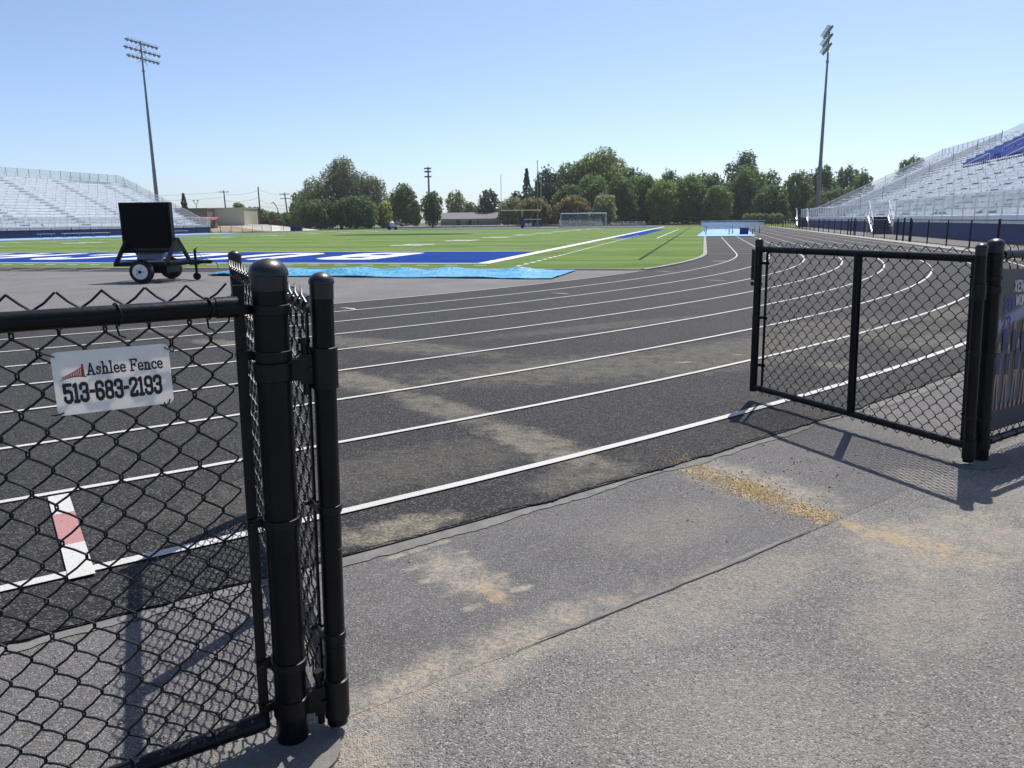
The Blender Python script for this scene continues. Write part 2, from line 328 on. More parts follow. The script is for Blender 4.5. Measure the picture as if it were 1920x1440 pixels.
# ---------------------------------------------------------------- raster lettering (flat printed or painted glyphs)
def arc(cx, cy, rx, ry, a0, a1, n=9):
    return [(cx+rx*math.cos(R(a0+(a1-a0)*i/n)), cy+ry*math.sin(R(a0+(a1-a0)*i/n))) for i in range(n+1)]
GL = {  # glyph: (width, [polylines]) in a unit-height cell, block style
 '0': (.56, [[(.28,.92),(.12,.84),(.09,.7),(.09,.3),(.12,.16),(.28,.08),(.44,.16),(.47,.3),(.47,.7),(.44,.84),(.28,.92)]]),
 '1': (.36, [[(.18,.08),(.18,.92)],[(.18,.92),(.06,.84)],[(.06,.08),(.30,.08)]]),
 '2': (.56, [[(.09,.68),(.09,.82),(.2,.92),(.36,.92),(.47,.82),(.47,.64),(.11,.22),(.09,.08),(.47,.08),(.47,.24)]]),
 '3': (.56, [[(.09,.7),(.09,.82),(.2,.92),(.36,.92),(.47,.82),(.47,.62),(.38,.52),(.24,.52)],[(.38,.52),(.47,.42),(.47,.18),(.36,.08),(.2,.08),(.09,.18),(.09,.3)]]),
 '4': (.56, [[(.36,.08),(.36,.92),(.08,.34),(.5,.34)]]),
 '5': (.56, [[(.46,.92),(.10,.92),(.10,.54),(.2,.6),(.36,.6),(.47,.5),(.47,.2),(.36,.08),(.2,.08),(.09,.18),(.09,.3)]]),
 '6': (.56, [[(.47,.72),(.47,.82),(.36,.92),(.2,.92),(.09,.82),(.09,.2),(.2,.08),(.36,.08),(.47,.2),(.47,.42),(.36,.53),(.2,.53),(.10,.46)]]),
 '8': (.56, [[(.28,.92),(.13,.86),(.10,.72),(.13,.58),(.28,.52),(.43,.58),(.46,.72),(.43,.86),(.28,.92)],[(.28,.52),(.12,.44),(.09,.3),(.12,.14),(.28,.08),(.44,.14),(.47,.3),(.44,.44),(.28,.52)]]),
 '9': (.56, [[(.09,.28),(.09,.18),(.2,.08),(.36,.08),(.47,.18),(.47,.8),(.36,.92),(.2,.92),(.09,.8),(.09,.58),(.2,.47),(.36,.47),(.46,.54)]]),
 '-': (.34, [[(.05,.5),(.29,.5)]]), ' ': (.30, []),
 'A': (.72, [[(.14,.04),(.36,.93),(.58,.04)],[(.22,.32),(.50,.32)],[(.03,.04),(.25,.04)],[(.47,.04),(.69,.04)]]),
 'F': (.62, [[(.16,.04),(.16,.93),(.56,.93),(.56,.76)],[(.16,.5),(.42,.5)],[(.42,.6),(.42,.4)],[(.04,.04),(.30,.04)],[(.04,.93),(.2,.93)]]),
 's': (.46, [[(.38,.46),(.38,.54),(.28,.61),(.16,.59),(.10,.50),(.16,.41),(.30,.33),(.37,.22),(.30,.09),(.18,.05),(.08,.11),(.08,.2)]]),
 'h': (.60, [[(.04,.96),(.15,.96),(.15,.04)],[(.15,.46),(.26,.59),(.38,.57),(.43,.46),(.43,.04)],[(.04,.04),(.25,.04)],[(.35,.04),(.54,.04)]]),
 'l': (.32, [[(.05,.96),(.16,.96),(.16,.04)],[(.04,.04),(.28,.04)]]),
 'e': (.50, [[(.10,.34),(.42,.34),(.42,.46),(.34,.59),(.20,.60),(.09,.48),(.09,.2),(.19,.06),(.33,.05),(.43,.13)]]),
 'n': (.60, [[(.04,.60),(.15,.60),(.15,.04)],[(.15,.44),(.26,.59),(.38,.57),(.43,.46),(.43,.04)],[(.04,.04),(.25,.04)],[(.35,.04),(.54,.04)]]),
 'c': (.48, [[(.41,.44),(.38,.55),(.26,.61),(.13,.55),(.08,.40),(.09,.2),(.18,.07),(.31,.05),(.42,.13)]]),
 'X': (.66, [[(.12,.05),(.54,.93)],[(.12,.93),(.54,.05)]]), 'E': (.58, [[(.50,.92),(.12,.92),(.12,.08),(.50,.08)],[(.12,.5),(.42,.5)]]),
 'N': (.66, [[(.12,.06),(.12,.92),(.54,.08),(.54,.94)]]), 'I': (.30, [[(.15,.06),(.15,.94)]]),
 'W': (.84, [[(.10,.94),(.24,.07),(.42,.78),(.60,.07),(.74,.94)]]), 'O': (.64, [[(.32,.92),(.14,.84),(.10,.66),(.10,.34),(.14,.16),(.32,.08),(.50,.16),(.54,.34),(.54,.66),(.50,.84),(.32,.92)]]),
 'M': (.80, [[(.11,.06),(.11,.93),(.40,.3),(.69,.93),(.69,.06)]]),
 'a': (.66, [[(.10,.06),(.10,.78),(.22,.92),(.44,.92),(.56,.78),(.56,.06)],[(.10,.4),(.56,.4)]]),
 'B': (.62, [[(.12,.08),(.12,.92),(.40,.92),(.50,.82),(.50,.62),(.40,.52),(.12,.52)],[(.40,.52),(.52,.42),(.52,.18),(.42,.08),(.12,.08)]]),
 'U': (.62, [[(.12,.94),(.12,.2),(.22,.08),(.42,.08),(.52,.2),(.52,.94)]]),
 'C': (.60, [[(.50,.72),(.50,.82),(.40,.92),(.22,.92),(.12,.82),(.12,.18),(.22,.08),(.40,.08),(.50,.18),(.50,.28)]]),
 'R': (.62, [[(.12,.06),(.12,.92),(.40,.92),(.50,.82),(.50,.60),(.40,.50),(.12,.50)],[(.32,.50),(.52,.06)]]),
 'S': (.60, [[(.50,.74),(.50,.82),(.40,.92),(.22,.92),(.12,.82),(.12,.62),(.22,.52),(.40,.48),(.50,.40),(.50,.18),(.40,.08),(.22,.08),(.12,.18),(.12,.28)]]),
}
def glyph_quads(ch, th, res):
    w, lines = GL[ch]; nx, ny = int(w/res)+1, int(1.04/res)+1
    X, Y = np.meshgrid((np.arange(nx)+.5)*res, (np.arange(ny)+.5)*res-.02)
    ins = np.zeros_like(X, bool)
    for pl in lines:
        for (x0,y0),(x1,y1) in zip(pl[:-1], pl[1:]):
            dx, dy = x1-x0, y1-y0; L2 = dx*dx+dy*dy+1e-9
            t = np.clip(((X-x0)*dx+(Y-y0)*dy)/L2, 0, 1); ins |= np.maximum(abs(X-x0-t*dx), abs(Y-y0-t*dy)) + .35*np.minimum(abs(X-x0-t*dx), abs(Y-y0-t*dy)) < th/2
    out = []
    for j in range(ny):
        row = ins[j]; i = 0
        while i < nx:
            if row[i]:
                k = i
                while k < nx and row[k]: k += 1
                out.append((i*res, k*res, j*res-.02, (j+1)*res-.02)); i = k
            else: i += 1
    return w, out
def text_mb(mb, txt, fn, height, xscale=1., th=.17, res=.03, track=0., advance=None):
    """fn(u,v) maps metres along the line and up the letter to a 3D point"""
    u = 0.
    for ch in txt:
        w, qs = glyph_quads(ch, th, res)
        for a, b, c, d in qs:
            mb.add([fn(u+a*height*xscale, c*height), fn(u+b*height*xscale, c*height), fn(u+b*height*xscale, d*height), fn(u+a*height*xscale, d*height)], [(0,1,2,3)])
        u += advance if advance else (w*xscale+track)*height
    return u

# ---------------------------------------------------------------- ground and track
CX, CY0, CY1, R0, LW = -32.07, 30.0, 125.8, 32.19, 1.07
def oval(rad, n=96):
    pts = []
    for i in range(n+1): a = -math.pi+math.pi*i/n; pts.append((CX+rad*math.cos(a), CY0+rad*math.sin(a)))
    for i in range(n+1): a = math.pi*i/n; pts.append((CX+rad*math.cos(a), CY1+rad*math.sin(a)))
    return pts
def ring(mb, ra, rb, z, n=96):
    A, B = oval(ra, n), oval(rb, n); m = len(A); s = mb.n
    mb.add([(*p, z) for p in A]+[(*p, z) for p in B], [(i, m+i, m+(i+1)%m, (i+1)%m) for i in range(m)])
def fill(mb, pts, z): mb.poly([(*p, z) for p in pts])
def struct(mb, name, m, label=None, **k):
    o = mb.build(name, m, **k); tag(o, kind='structure', label=label); return o
b = MB(); b.poly([(-800,-200,-.05),(700,-200,-.05),(700,900,-.05),(-800,900,-.05)]); struct(b, 'ground', M['grass'])
b = MB(); b.poly([(-140,-60,-.011),(60,-60,-.011),(60,131,-.011),(12,131,-.011),(12,90,-.011),(-76,90,-.011),(-76,118,-.011),(-140,118,-.011)]); struct(b, 'pavement', M['old_asphalt'])
def wander(n, amp, pull=.03):
    w = np.zeros(n)
    for i in range(1, n): w[i] = w[i-1]*(1-pull)+rng.normal()*amp
    return w
ang0, ang1 = R(-75), R(-5)
def edge_strip(name, ra, rb, wa, wb, z, m, n=1400, skirt=0.):
    vs, fs = [], []; A = wander(n+1, wa) if wa else np.zeros(n+1); B_ = wander(n+1, wb) if wb else np.zeros(n+1)
    for i in range(n+1):
        a = ang0+(ang1-ang0)*i/n
        rs = (ra+A[i], rb+B_[i], rb+B_[i]+.002)
        for k in range(3 if skirt else 2): vs.append((CX+rs[k]*math.cos(a), CY0+rs[k]*math.sin(a), z if k < 2 else z-skirt))
    q = 3 if skirt else 2
    for i in range(n):
        fs.append((q*i, q*i+1, q*i+q+1, q*i+q))
        if skirt: fs.append((q*i+1, q*i+2, q*i+q+2, q*i+q+1))
    mb = MB(); mb.add(vs, fs); struct(mb, name, m)
edge_strip('path', 41.15, 42.14, 0, .0012, -.0099, M['new_asphalt'], 2400)
def arc_strip(name, r1, r2, p, q, z, m, w=.0005):
    n = 500; a1 = math.atan2(p[1]-CY0, p[0]-CX); a2 = math.atan2(q[1]-CY0, q[0]-CX); W1 = wander(n+1, w, .02); W2 = wander(n+1, w*.8, .08); vs = []
    for i in range(n+1):
        a = a1+(a2-a1)*i/n; k = math.sin(math.pi*i/n)**.4; mid = (r1+r2)/2; h = (r2-r1)/2*k
        for r_ in (mid-h+W1[i], mid+h+W1[i]+W2[i]*.5): vs.append((CX+r_*math.cos(a), CY0+r_*math.sin(a), z))
    mb = MB(); mb.add(vs, [(2*i, 2*i+1, 2*i+3, 2*i+2) for i in range(n)]); struct(mb, name, m)
arc_strip('seam_lip', 42.112, 42.135, (-.53,2.22), (.50,3.25), -.0085, M['new_asphalt_lip'])
arc_strip('seam_crack', 42.136, 42.142, (-.60,2.15), (.60,3.36), -.0080, M['crack'])
edge_strip('kerb_strip', 41.15, 41.250, 0, .0045, -.0065, M['new_asphalt_lip'], 2400)
edge_strip('track_edge', 40.9, 41.195, 0, .0034, .0035, M['track'], 3600, .0125)
b = MB(); ring(b, R0-.35, 41.19, 0.0, 180); struct(b, 'running_track', M['track'])
b = MB(); fill(b, oval(R0-.05), .004); struct(b, 'infield', M['dzone'])
yc = 20.2; xe = math.sqrt((R0-.12)**2-(CY0-yc)**2)
YE, YG = 23.1, 32.244; FLEN = 109.73; XR, XL = -6.78, -55.55
turf = []
a0 = math.asin((yc-CY0)/(R0-.12))
for i in range(41): a = a0*(1-i/40); turf.append((CX+(R0-.12)*math.cos(a), CY0+(R0-.12)*math.sin(a)))
yt = 136.6; a1 = math.asin((yt-CY1)/(R0-.12))
for i in range(41): a = a1*i/40; turf.append((CX+(R0-.12)*math.cos(a), CY1+(R0-.12)*math.sin(a)))
for i in range(41): a = a1*(1-i/40); turf.append((CX-(R0-.12)*math.cos(a), CY1+(R0-.12)*math.sin(a)))
for i in range(41): a = a0*i/40; turf.append((CX-(R0-.12)*math.cos(a), CY0+(R0-.12)*math.sin(a)))
b = MB(); fill(b, turf, .010); struct(b, 'turf_field', M['turf'])
# concrete kerb round the turf
b = MB(); m = len(turf); ctr = np.array([CX, 78.])
for i in range(m):
    p, q = np.array(turf[i]), np.array(turf[(i+1)%m]); d = q-p; L = np.linalg.norm(d)
    if L < 1e-6: continue
    nrm = np.array([d[1], -d[0]])/L
    if nrm@(p-ctr) < 0: nrm = -nrm
    w = .14; z1 = .035
    a_, b_, c_, d_ = p, q, q+nrm*w, p+nrm*w
    b.add([(*a_,z1),(*b_,z1),(*c_,z1),(*d_,z1),(*c_,.0),(*d_,.0),(*a_,.0),(*b_,.0)], [(0,1,2,3),(3,2,4,5),(1,0,6,7)])
struct(b, 'turf_kerb', M['concrete'])
# dark runway strip in front of the turf, with its painted stubs
b = MB(); b.poly([(-48,18.72,.008),(-7.2,18.72,.008),(-7.2,20.04,.008),(-48,20.04,.008)]); struct(b, 'runway', M['track'])
b = MB()
for x in (-21.2,-19.98,-18.76,-17.54,-22.42,-23.6): b.box(x-.03, x+.03, 18.8, 20.0, .0085, .0125)
struct(b, 'runway_lines', M['line'])
# lane lines
b = MB()
for k in range(9):
    w = .044 if k < 8 else .056
    if k == 0: w = .035
    ring(b, R0+k*LW-w/2, R0+k*LW+w/2, .008, 200)
struct(b, 'lane_lines', M['line'])
def radial_quad(mb, r1, r2, ang, halfw, z):
    d = np.array([math.cos(ang), math.sin(ang)]); t = np.array([-d[1], d[0]]); c = np.array([CX, CY0])
    mb.poly([(*(c+d*r1-t*halfw), z), (*(c+d*r2-t*halfw), z), (*(c+d*r2+t*halfw), z), (*(c+d*r1+t*halfw), z)])
def seg_quad(mb, a, c, w, z):
    a, c = np.array(a, float), np.array(c, float); d = c-a; d /= np.linalg.norm(d); t = np.array([-d[1], d[0]])*w/2
    mb.poly([(*(a-t), z), (*(c-t), z), (*(c+t), z), (*(a+t), z)])
# white and red exchange mark in the outside lane
A_, B_ = np.array([-2.995,2.90]), np.array([-2.20,2.185])
b = MB(); seg_quad(b, A_, A_+(B_-A_)*.27, .088, .012); seg_quad(b, A_+(B_-A_)*.66, B_, .088, .012); struct(b, 'lane_mark', M['line'])
b = MB(); seg_quad(b, A_+(B_-A_)*.27, A_+(B_-A_)*.66, .088, .012); struct(b, 'red_lane_mark', M['red_mark'])
b = MB()
for x, y, ln, w in ((-5.2,10.7,.55,.10),(-2.44,13.5,.5,.07),(-.9,19.4,.6,.08),(.25,16.8,.55,.07),(2.9,20.0,.6,.07),(5.4,23.5,.7,.08)):
    a = math.atan2(y-CY0, x-CX); d = np.array([math.cos(a), math.sin(a)])
    b.add([(x-d[0]*ln/2, y-d[1]*ln/2, .012), (x+d[0]*ln/2, y+d[1]*ln/2, .012), (x-d[1]*w, y+d[0]*w, .012)], [(0,1,2)])
for y, x0, x1, w in ((29.5,-.05,2.2,.05),(31.3,1.2,3.4,.04),(34.0,1.3,2.2,.07),(36.5,.2,3.2,.04),(40.0,.2,1.1,.04),(26.6,2.4,5.3,.05),(24.5,.3,.7,.16),(33.0,4.4,6.4,.05),(29.0,5.5,8.4,.05),(45,.2,2.2,.05),(52,3.5,8.5,.06),(70,3.5,8.6,.08),(90,1.2,8.6,.1)):
    b.box(x0, x1, y-w/2, y+w/2, .0085, .012)
struct(b, 'track_markings', M['cream'])
# football markings
b = MB(); b.poly([(XL,YE,.014),(XR,YE,.014),(XR,YG,.014),(XL,YG,.014)]); struct(b, 'end_zone', M['endzone'])
b = MB(); b.poly([(XL,YE+100.6,.014),(XR,YE+100.6,.014),(XR,YE+FLEN,.014),(XL,YE+FLEN,.014)]); struct(b, 'far_end_zone', M['endzone'])
b = MB(); b.poly([(XR+.45,YG+22.86,.014),(XR+1.9,YG+22.86,.014),(XR+1.9,YG+68.6,.014),(XR+.45,YG+68.6,.014)])
b.poly([(XL-1.9,YG+22.86,.014),(XL-.45,YG+22.86,.014),(XL-.45,YG+68.6,.014),(XL-1.9,YG+68.6,.014)]); struct(b, 'team_area', M['endzone'])
b = MB(); lw = .16
b.poly([(XL,YE-.2,.018),(XR+.45,YE-.2,.018),(XR+.45,YE+.02,.018),(XL,YE+.02,.018)])
b.poly([(XL,YE+FLEN,.018),(XR+.45,YE+FLEN,.018),(XR+.45,YE+FLEN+.25,.018),(XL,YE+FLEN+.25,.018)])
b.poly([(XR,YE+.02,.018),(XR+.45,YE+.02,.018),(XR+.45,YE+FLEN,.018),(XR,YE+FLEN,.018)])
b.poly([(XL-.45,YE+.02,.018),(XL,YE+.02,.018),(XL,YE+FLEN,.018),(XL-.45,YE+FLEN,.018)])
b.poly([(XL+.1,YG-.05,.018),(XR-.0,YG-.05,.018),(XR-.0,YG+.1,.018),(XL+.1,YG+.1,.018)])
struct(b, 'sidelines', M['paint'])
b = MB()
for k in range(1, 20):
    y = YG+k*4.572; b.poly([(XL+.1,y-.05,.018),(XR-.05,y-.05,.018),(XR-.05,y+.06,.018),(XL+.1,y+.06,.018)])
for k in range(1, 50):
    y = YG+k*1.829
    for x in (XL+16.2, XR-16.2): b.poly([(x-.3,y-.05,.022),(x+.3,y-.05,.022),(x+.3,y+.05,.022),(x-.3,y+.05,.022)])
struct(b, 'yard_lines', M['turf_line'])
b = MB()
for k in range(46): y = YE-1.5+k*.95; b.box(XR+1.55, XR+1.68, y, y+.42, .0105, .0145)
for k in range(44): x = -6.2-k*.9; b.box(x-.38, x, 21.95, 22.06, .0105, .0145)
b.box(-3.16,-3.06,54,101,.0105,.0145)
struct(b, 'restraining_line', M['paint'])
b = MB(); b.box(-2.05,-1.93,25.2,123,.0105,.0145); b.box(-4.6,-2.05,24.9,24.98,.0105,.0145); b.box(-20,-4.6,24.9,24.98,.0195,.0215); struct(b, 'soccer_line', M['turf_black'])
b = MB(); 
for y in (YG+2.2, YG+7.0, YG+18.5): b.box(-46, -13, y, y+.09, .019, .0215)
struct(b, 'lacrosse_line', M['yellow_line'])
b = MB()
th = [(7.8*math.cos(R(a)), 4.2*math.sin(R(a))) for a in range(0,360,10)]
fill(b, [(-31+x, 77.3+y) for x, y in th], .024); struct(b, 'midfield_emblem', M['turf_black'])
# end-zone lettering: reads from the field side
b = MB()
text_mb(b, 'BUCCaNEERS', lambda u, v: (-11.2-u, 30.9-v, .019), 5.5, xscale=.82, th=.21, res=.02, advance=4.22)
struct(b, 'end_zone_lettering', M['paint'])
b = MB()
for k, t in enumerate(('10','20','30','40','50','40','30','20','10')):
    y = YG+9.144*(k+1)
    for dx, s in ((0,0),):
        text_mb(b, t[1], lambda u, v: (XR-8.2-v*-1-1.8, y+.25+u, .026), 1.83, xscale=1.2, th=.2, res=.06)
        text_mb(b, t[0], lambda u, v: (XR-8.2-v*-1-1.8, y-1.45+u, .026), 1.83, xscale=1.2, th=.2, res=.06)
        text_mb(b, t[1], lambda u, v: (XL+10-v, y-.25-u, .026), 1.83, xscale=1.2, th=.2, res=.06)
        text_mb(b, t[0], lambda u, v: (XL+10-v, y+1.45-u, .026), 1.83, xscale=1.2, th=.2, res=.06)
struct(b, 'yard_numbers', M['paint'])
# concrete strip under the far fences, road behind, dirt bank to the left
b = MB(); b.box(9.25, 9.9, 21, 126, -.03, .03); struct(b, 'kerb', M['concrete'])
b = MB()
for d0, d1, p0, p1, z0, z1 in ((188,197,575,1500,.0,.22),):
    a, c, e, f_ = cam_xy(p0,d0), cam_xy(p1,d0), cam_xy(p1,d1), cam_xy(p0,d1)
    b.add([(*a,z0-.1),(*c,z0-.1),(*e,z0-.1),(*f_,z0-.1),(*a,z1),(*c,z1),(*e,z1+.05),(*f_,z1+.05)], [(4,5,6,7),(0,1,5,4),(1,2,6,5),(2,3,7,6),(3,0,4,7)])
struct(b, 'road', M['pale_road'])
b = MB()
def bank(pl, m, name):
    bb = MB(); bb.poly(pl); struct(bb, name, m)
P_ = lambda px, d, z: (*cam_xy(px, d), z)
bank([P_(330,134,.0),P_(500,137,.0),P_(440,156,.85),P_(330,156,.95)], M['dirt'], 'dirt_bank')
bank([P_(330,156,.95),P_(440,156,.85),P_(500,137,.0),P_(600,146,.02),P_(500,172,1.15),P_(330,172,1.3)], M['pale_road'], 'gravel_pad')

# ---------------------------------------------------------------- chain-link fabric, fence framework
CELL = .081
def frame_fn(base, d, nrm, lean0=(0,0), lean1=None, L=1.):
    base = np.array(base, float); d = np.array(d, float); nrm = np.array(nrm, float); l0 = np.array(lean0, float); l1 = l0 if lean1 is None else np.array(lean1, float)
    def W(t, z, off=0.):
        k = min(max(t/L, 0), 1); p = base+d*t+nrm*off+(l0*(1-k)+l1*k)*z
        return np.array([p[0], p[1], z])
    return W
def chain(W, t0, t1, z0, z1, off, phase=0., rad=.00265, tang=5, zphase=None, cell=CELL, sag=.0):
    mb = MB(); n = int((t1-t0)/(cell/2)); k0 = int(math.floor((t0-phase)/(cell/2)))+1
    nz = int(round((z1-z0)/(cell/2))); dz = (z1-z0)/nz
    for k in range(k0, k0+n):
        tc = phase+k*cell/2; 
        if tc+cell/2 > t1: break
        jit = .0022*math.sin(k*1.7)
        pts = []
        for j in range(nz+1):
            par = (j+k) % 2            # even: at tc, odd: at tc+cell/2
            tt = tc+(cell/2 if par else 0); z = z1-j*dz
            tt += .0012*math.sin(j*1.3+k*.7)+jit*.5
            e = -.0040 if par == 0 else .0040      # hook over the neighbour
            o = off
            if j in (0, nz): pts.append(W(tt, z, o))
            else:
                pts.append(W(tt+e*.55, z+.004, o+.0026*(1 if par else -1)))
                pts.append(W(tt+e*.55, z-.004, o+.0026*(-1 if par else 1)))
            if j < nz:
                m_ = .5; tn = tc+(cell/2 if not par else 0)
                pts.append(W(tt+(tn-tt)*.5, z-dz*.5, o+(.0030 if par else -.0030)))
        mb.tube(pts, rad, tang)
    return mb
def cap(mb, p, r, up=(0,0,1)):
    prof = [(r*1.06,-.035),(r*1.06,.0)]+[(r*1.10*math.cos(R(a)), r*.80*math.sin(R(a))+.002) for a in (0,15,30,45,60,75,88)]
    mb.lathe(p, [(r*1.04,-.035),(r*1.04,-.002),(r*1.12,-.001)]+[(r*1.12*math.cos(R(a)), r*.85*math.sin(R(a))+.003) for a in (0,15,30,45,60,75,88)], 28, up)
def upv(W, t, z): 
    v = W(t, z)-W(t, z-.3); return v/np.linalg.norm(v)
def tie(mb, W, t, z, r, off, rad=.0021):
    pts = [W(t+.012*math.sin(q*.5), z+r*math.sin(q), -r*math.cos(q)*1.0+off*.0) for q in np.linspace(0, 2*math.pi, 17)]
    mb.tube(pts, rad, 6)

def near_fence(name, base, d, length, top, rail_z, bot_z, post_r, rail_r, lean, phase, label, far_posts, side, foff=0.):
    """a fixed run that starts at its terminal post"""
    d = np.array(d); nrm = np.array([-d[1], d[0]])*side   # towards the track
    W = frame_fn(base, d, nrm, lean, (0,0), 1.2)
    root = empty(name, (0,0,0), 0, label, 'fence')
    p = MB(); p.tube([W(0,-.05), W(0,.3), W(0,top)], post_r, 28); p.build('terminal_post', M['black'], root, True)
    c = MB(); cap(c, W(0, top), post_r, upv(W,0,top)); c.build('post_cap', M['black_cap'], root, True)
    for t in far_posts:
        p = MB(); p.tube([W(t,-.05), W(t,rail_z-.03)], .024, 16); p.build('line_post', M['black'], root, True)
    rs = .075
    p = MB(); p.tube([W(rs, rail_z), W(length, rail_z)], rail_r, 22); p.tube([W(rs-.004, rail_z), W(rs+.042, rail_z)], rail_r+.0028, 22); p.build('top_rail', M['black'], root, True)
    p = MB(); p.tube([W(rs, bot_z), W(length, bot_z+.0)], rail_r, 22); p.tube([W(rs-.004, bot_z), W(rs+.05, bot_z)], rail_r+.0028, 22); p.build('bottom_rail', M['black'], root, True)
    fab = chain(W, .062, length, bot_z-.045, rail_z+.05, rail_r+.006+foff, phase); fab.build('wire_mesh', M['wire'], root, True)
    p = MB(); p.bar(W(.062, bot_z-.04, rail_r+.004), W(.062, rail_z+.045, rail_r+.004), .006, .024, up=(*d, 0)); p.build('tension_bar', M['bracket'], root)
    for z in (rail_z-.01, rail_z-.115, .80*rail_z-.30, bot_z+.14, bot_z+.02):
        p = MB(); r_ = post_r+.002
        prof = [(r_,-.011),(r_+.0025,-.010),(r_+.0025,.010),(r_,.011)]
        p.lathe(W(0,z), prof, 28, upv(W,0,1)); p.bar(W(post_r*.6, z, post_r*.75), W(.072, z, rail_r+.012), .004, .022); p.bar(W(post_r*.6, z, post_r*.45), W(.072, z, rail_r-.004), .004, .022)
        p.tube([W(.066,z,rail_r-.012), W(.066,z,rail_r+.03)], .0055, 8)
        p.build('brace_band', M['bracket'], root, True)
    for t in (.125, .30, .75, 1.2, 1.65):
        if t < length:
            p = MB(); tie(p, W, t, rail_z, rail_r+.003, 0); p.tube([W(t+.01,rail_z-rail_r-.003,.0), W(t+.004,rail_z-.045,rail_r), W(t-.008,rail_z-.052,rail_r+.004)], .0021, 6); p.build('tie_wire', M['wire'], root, True)
            p = MB(); tie(p, W, t+.06, bot_z, rail_r+.003, 0); p.build('tie_wire', M['wire'], root, True)
    return root, W

r_h = r0[:2]
lf, WL = near_fence('chain_link_fence', (-.977,1.554), (-.675,-.738), 2.3, 1.175, 1.108, .070, .0395, .0205, tuple(r_h*.024), .085, 'black chain link fence run at the left, carrying a white sign', (2.2,), -1)
rf, WR = near_fence('chain_link_fence', (1.497,4.462), (.675,.738), 3.0, 1.135, 1.085, .085, .0385, .0205, tuple(r_h*-.045), .06, 'black chain link fence run at the right edge, behind the right open gate', (2.9,), 1, .022)
def gate(name, base, d, L, lean0, lean1, toph, rail_z, bot_z, side, label, latch=None):
    d = np.array(d); nrm = np.array([-d[1], d[0]])*side
    W = frame_fn(base, d, nrm, lean0, lean1, L); root = empty(name, (0,0,0), 0, label, 'gate', 'open gate leaves beside the track')
    sr, rl = .0262, .0205
    for t, z0 in ((0, .015), (L, bot_z-.03)):
        p = MB(); p.tube([W(t,z0), W(t,.5), W(t,toph)], sr, 24); p.build('stile', M['black'], root, True)
        c = MB(); cap(c, W(t,toph), sr, upv(W,t,1.)); c.build('stile_cap', M['black_cap'], root, True)
    p = MB(); p.tube([W(L*.47,bot_z), W(L*.47,rail_z)], .0245, 20); p.build('middle_stile', M['black'], root, True)
    p = MB(); p.tube([W(.015,rail_z), W(L-.015,rail_z)], rl+.001, 22); p.build('top_rail', M['black'], root, True)
    p = MB(); p.tube([W(.015,bot_z), W(L-.015,bot_z)], rl+.001, 22); p.build('bottom_rail', M['black'], root, True)
    chain(W, .055, L-.05, bot_z-.05, rail_z+.05, rl+.007, .02).build('wire_mesh', M['wire'], root, True)
    for t in (.058, L-.058):
        p = MB(); p.bar(W(t, bot_z+.0, rl+.005), W(t, rail_z-.01, rl+.005), .006, .019, up=(*d,0)); p.build('tension_bar', M['bracket'], root)
        for z in (bot_z+.16, bot_z+.50, bot_z+.88):
            p = MB(); s_ = 1 if t < L/2 else -1; p.bar(W(t-s_*.058, z, sr+.001), W(t+s_*.012, z, rl+.014), .004, .02); p.tube([W(t,z,rl-.014), W(t,z,rl+.03)], .006, 8)
            p.lathe(W(t-s_*.058,z), [(sr+.001,-.01),(sr+.003,-.009),(sr+.003,.009),(sr+.001,.01)], 24)
            p.build('brace_band', M['bracket'], root, True)
    for t in (.10,.42,.60,L*.5+.1,L-.45,L-.12):
        p = MB(); tie(p, W, t, rail_z, rl+.004, 0); p.build('tie_wire', M['wire'], root, True); p = MB(); tie(p, W, t+.03, bot_z, rl+.004, 0); p.build('tie_wire', M['wire'], root, True)
    return root, W
LD = np.array([-.625,.7806]); g1, WG1 = gate('gate_leaf', (-.880,1.612), LD, 1.70, tuple(r_h*.026), (0,0), 1.152, 1.090, .105, 1, 'black chain link gate leaf swung open behind the left gate post')
RD = np.array([-.612,.791]); RD /= np.linalg.norm(RD); g2, WG2 = gate('gate_leaf', (1.400,4.338), RD, 1.655, tuple(r_h*-.05), tuple(r_h*-.012), 1.125, 1.075, .100, -1, 'black chain link gate leaf standing open at the right, casting a mesh shadow')
# hinge collars on the gate leaves (they swing with the leaf)
def hinge(W, z, pW, root, h=.075, band=True):
    p = MB(); sr = .0262
    p.lathe(W(0,z), [(sr+.001,-h/2),(sr+.0055,-h/2+.002),(sr+.0055,h/2-.002),(sr+.001,h/2)], 26, upv(W,0,1))
    a = W(0,z); c = pW(0,z); dd = (c-a); dd /= np.linalg.norm(dd)
    p.bar(a+dd*(sr-.002), a+dd*(sr+.03), .028, h*.7); p.tube([a+dd*(sr+.016)+np.array([0,0,-h*.62]), a+dd*(sr+.016)+np.array([0,0,h*.62])], .009, 12)
    nb = np.array([-dd[1], dd[0], 0.]); p.tube([a+dd*(sr+.006)-nb*.022, a+dd*(sr+.006)+nb*.022], .006, 6); p.tube([a+dd*(sr+.016)+np.array([0,0,h*.60]), a+dd*(sr+.016)+np.array([0,0,h*.72])], .014, 6)
    p.build('hinge', M['bracket'], root, True)
    q = MB(); r_ = .041; q.lathe(c+np.array([0,0,-.0]), [(r_,-h*.22),(r_+.003,-h*.2),(r_+.003,h*.2),(r_,h*.22)], 28); q.bar(c-dd*(r_-.004), c-dd*(r_+.018), .03, h*.5)
    q.build('hinge_strap', M['bracket'], root, True)
for z, h in ((.955,.10), (.09,.11)):
    hinge(WG1, z, WL, g1, h)
for z, h in ((.91,.085), (.08,.10)):
    hinge(WG2, z, WR, g2, h)
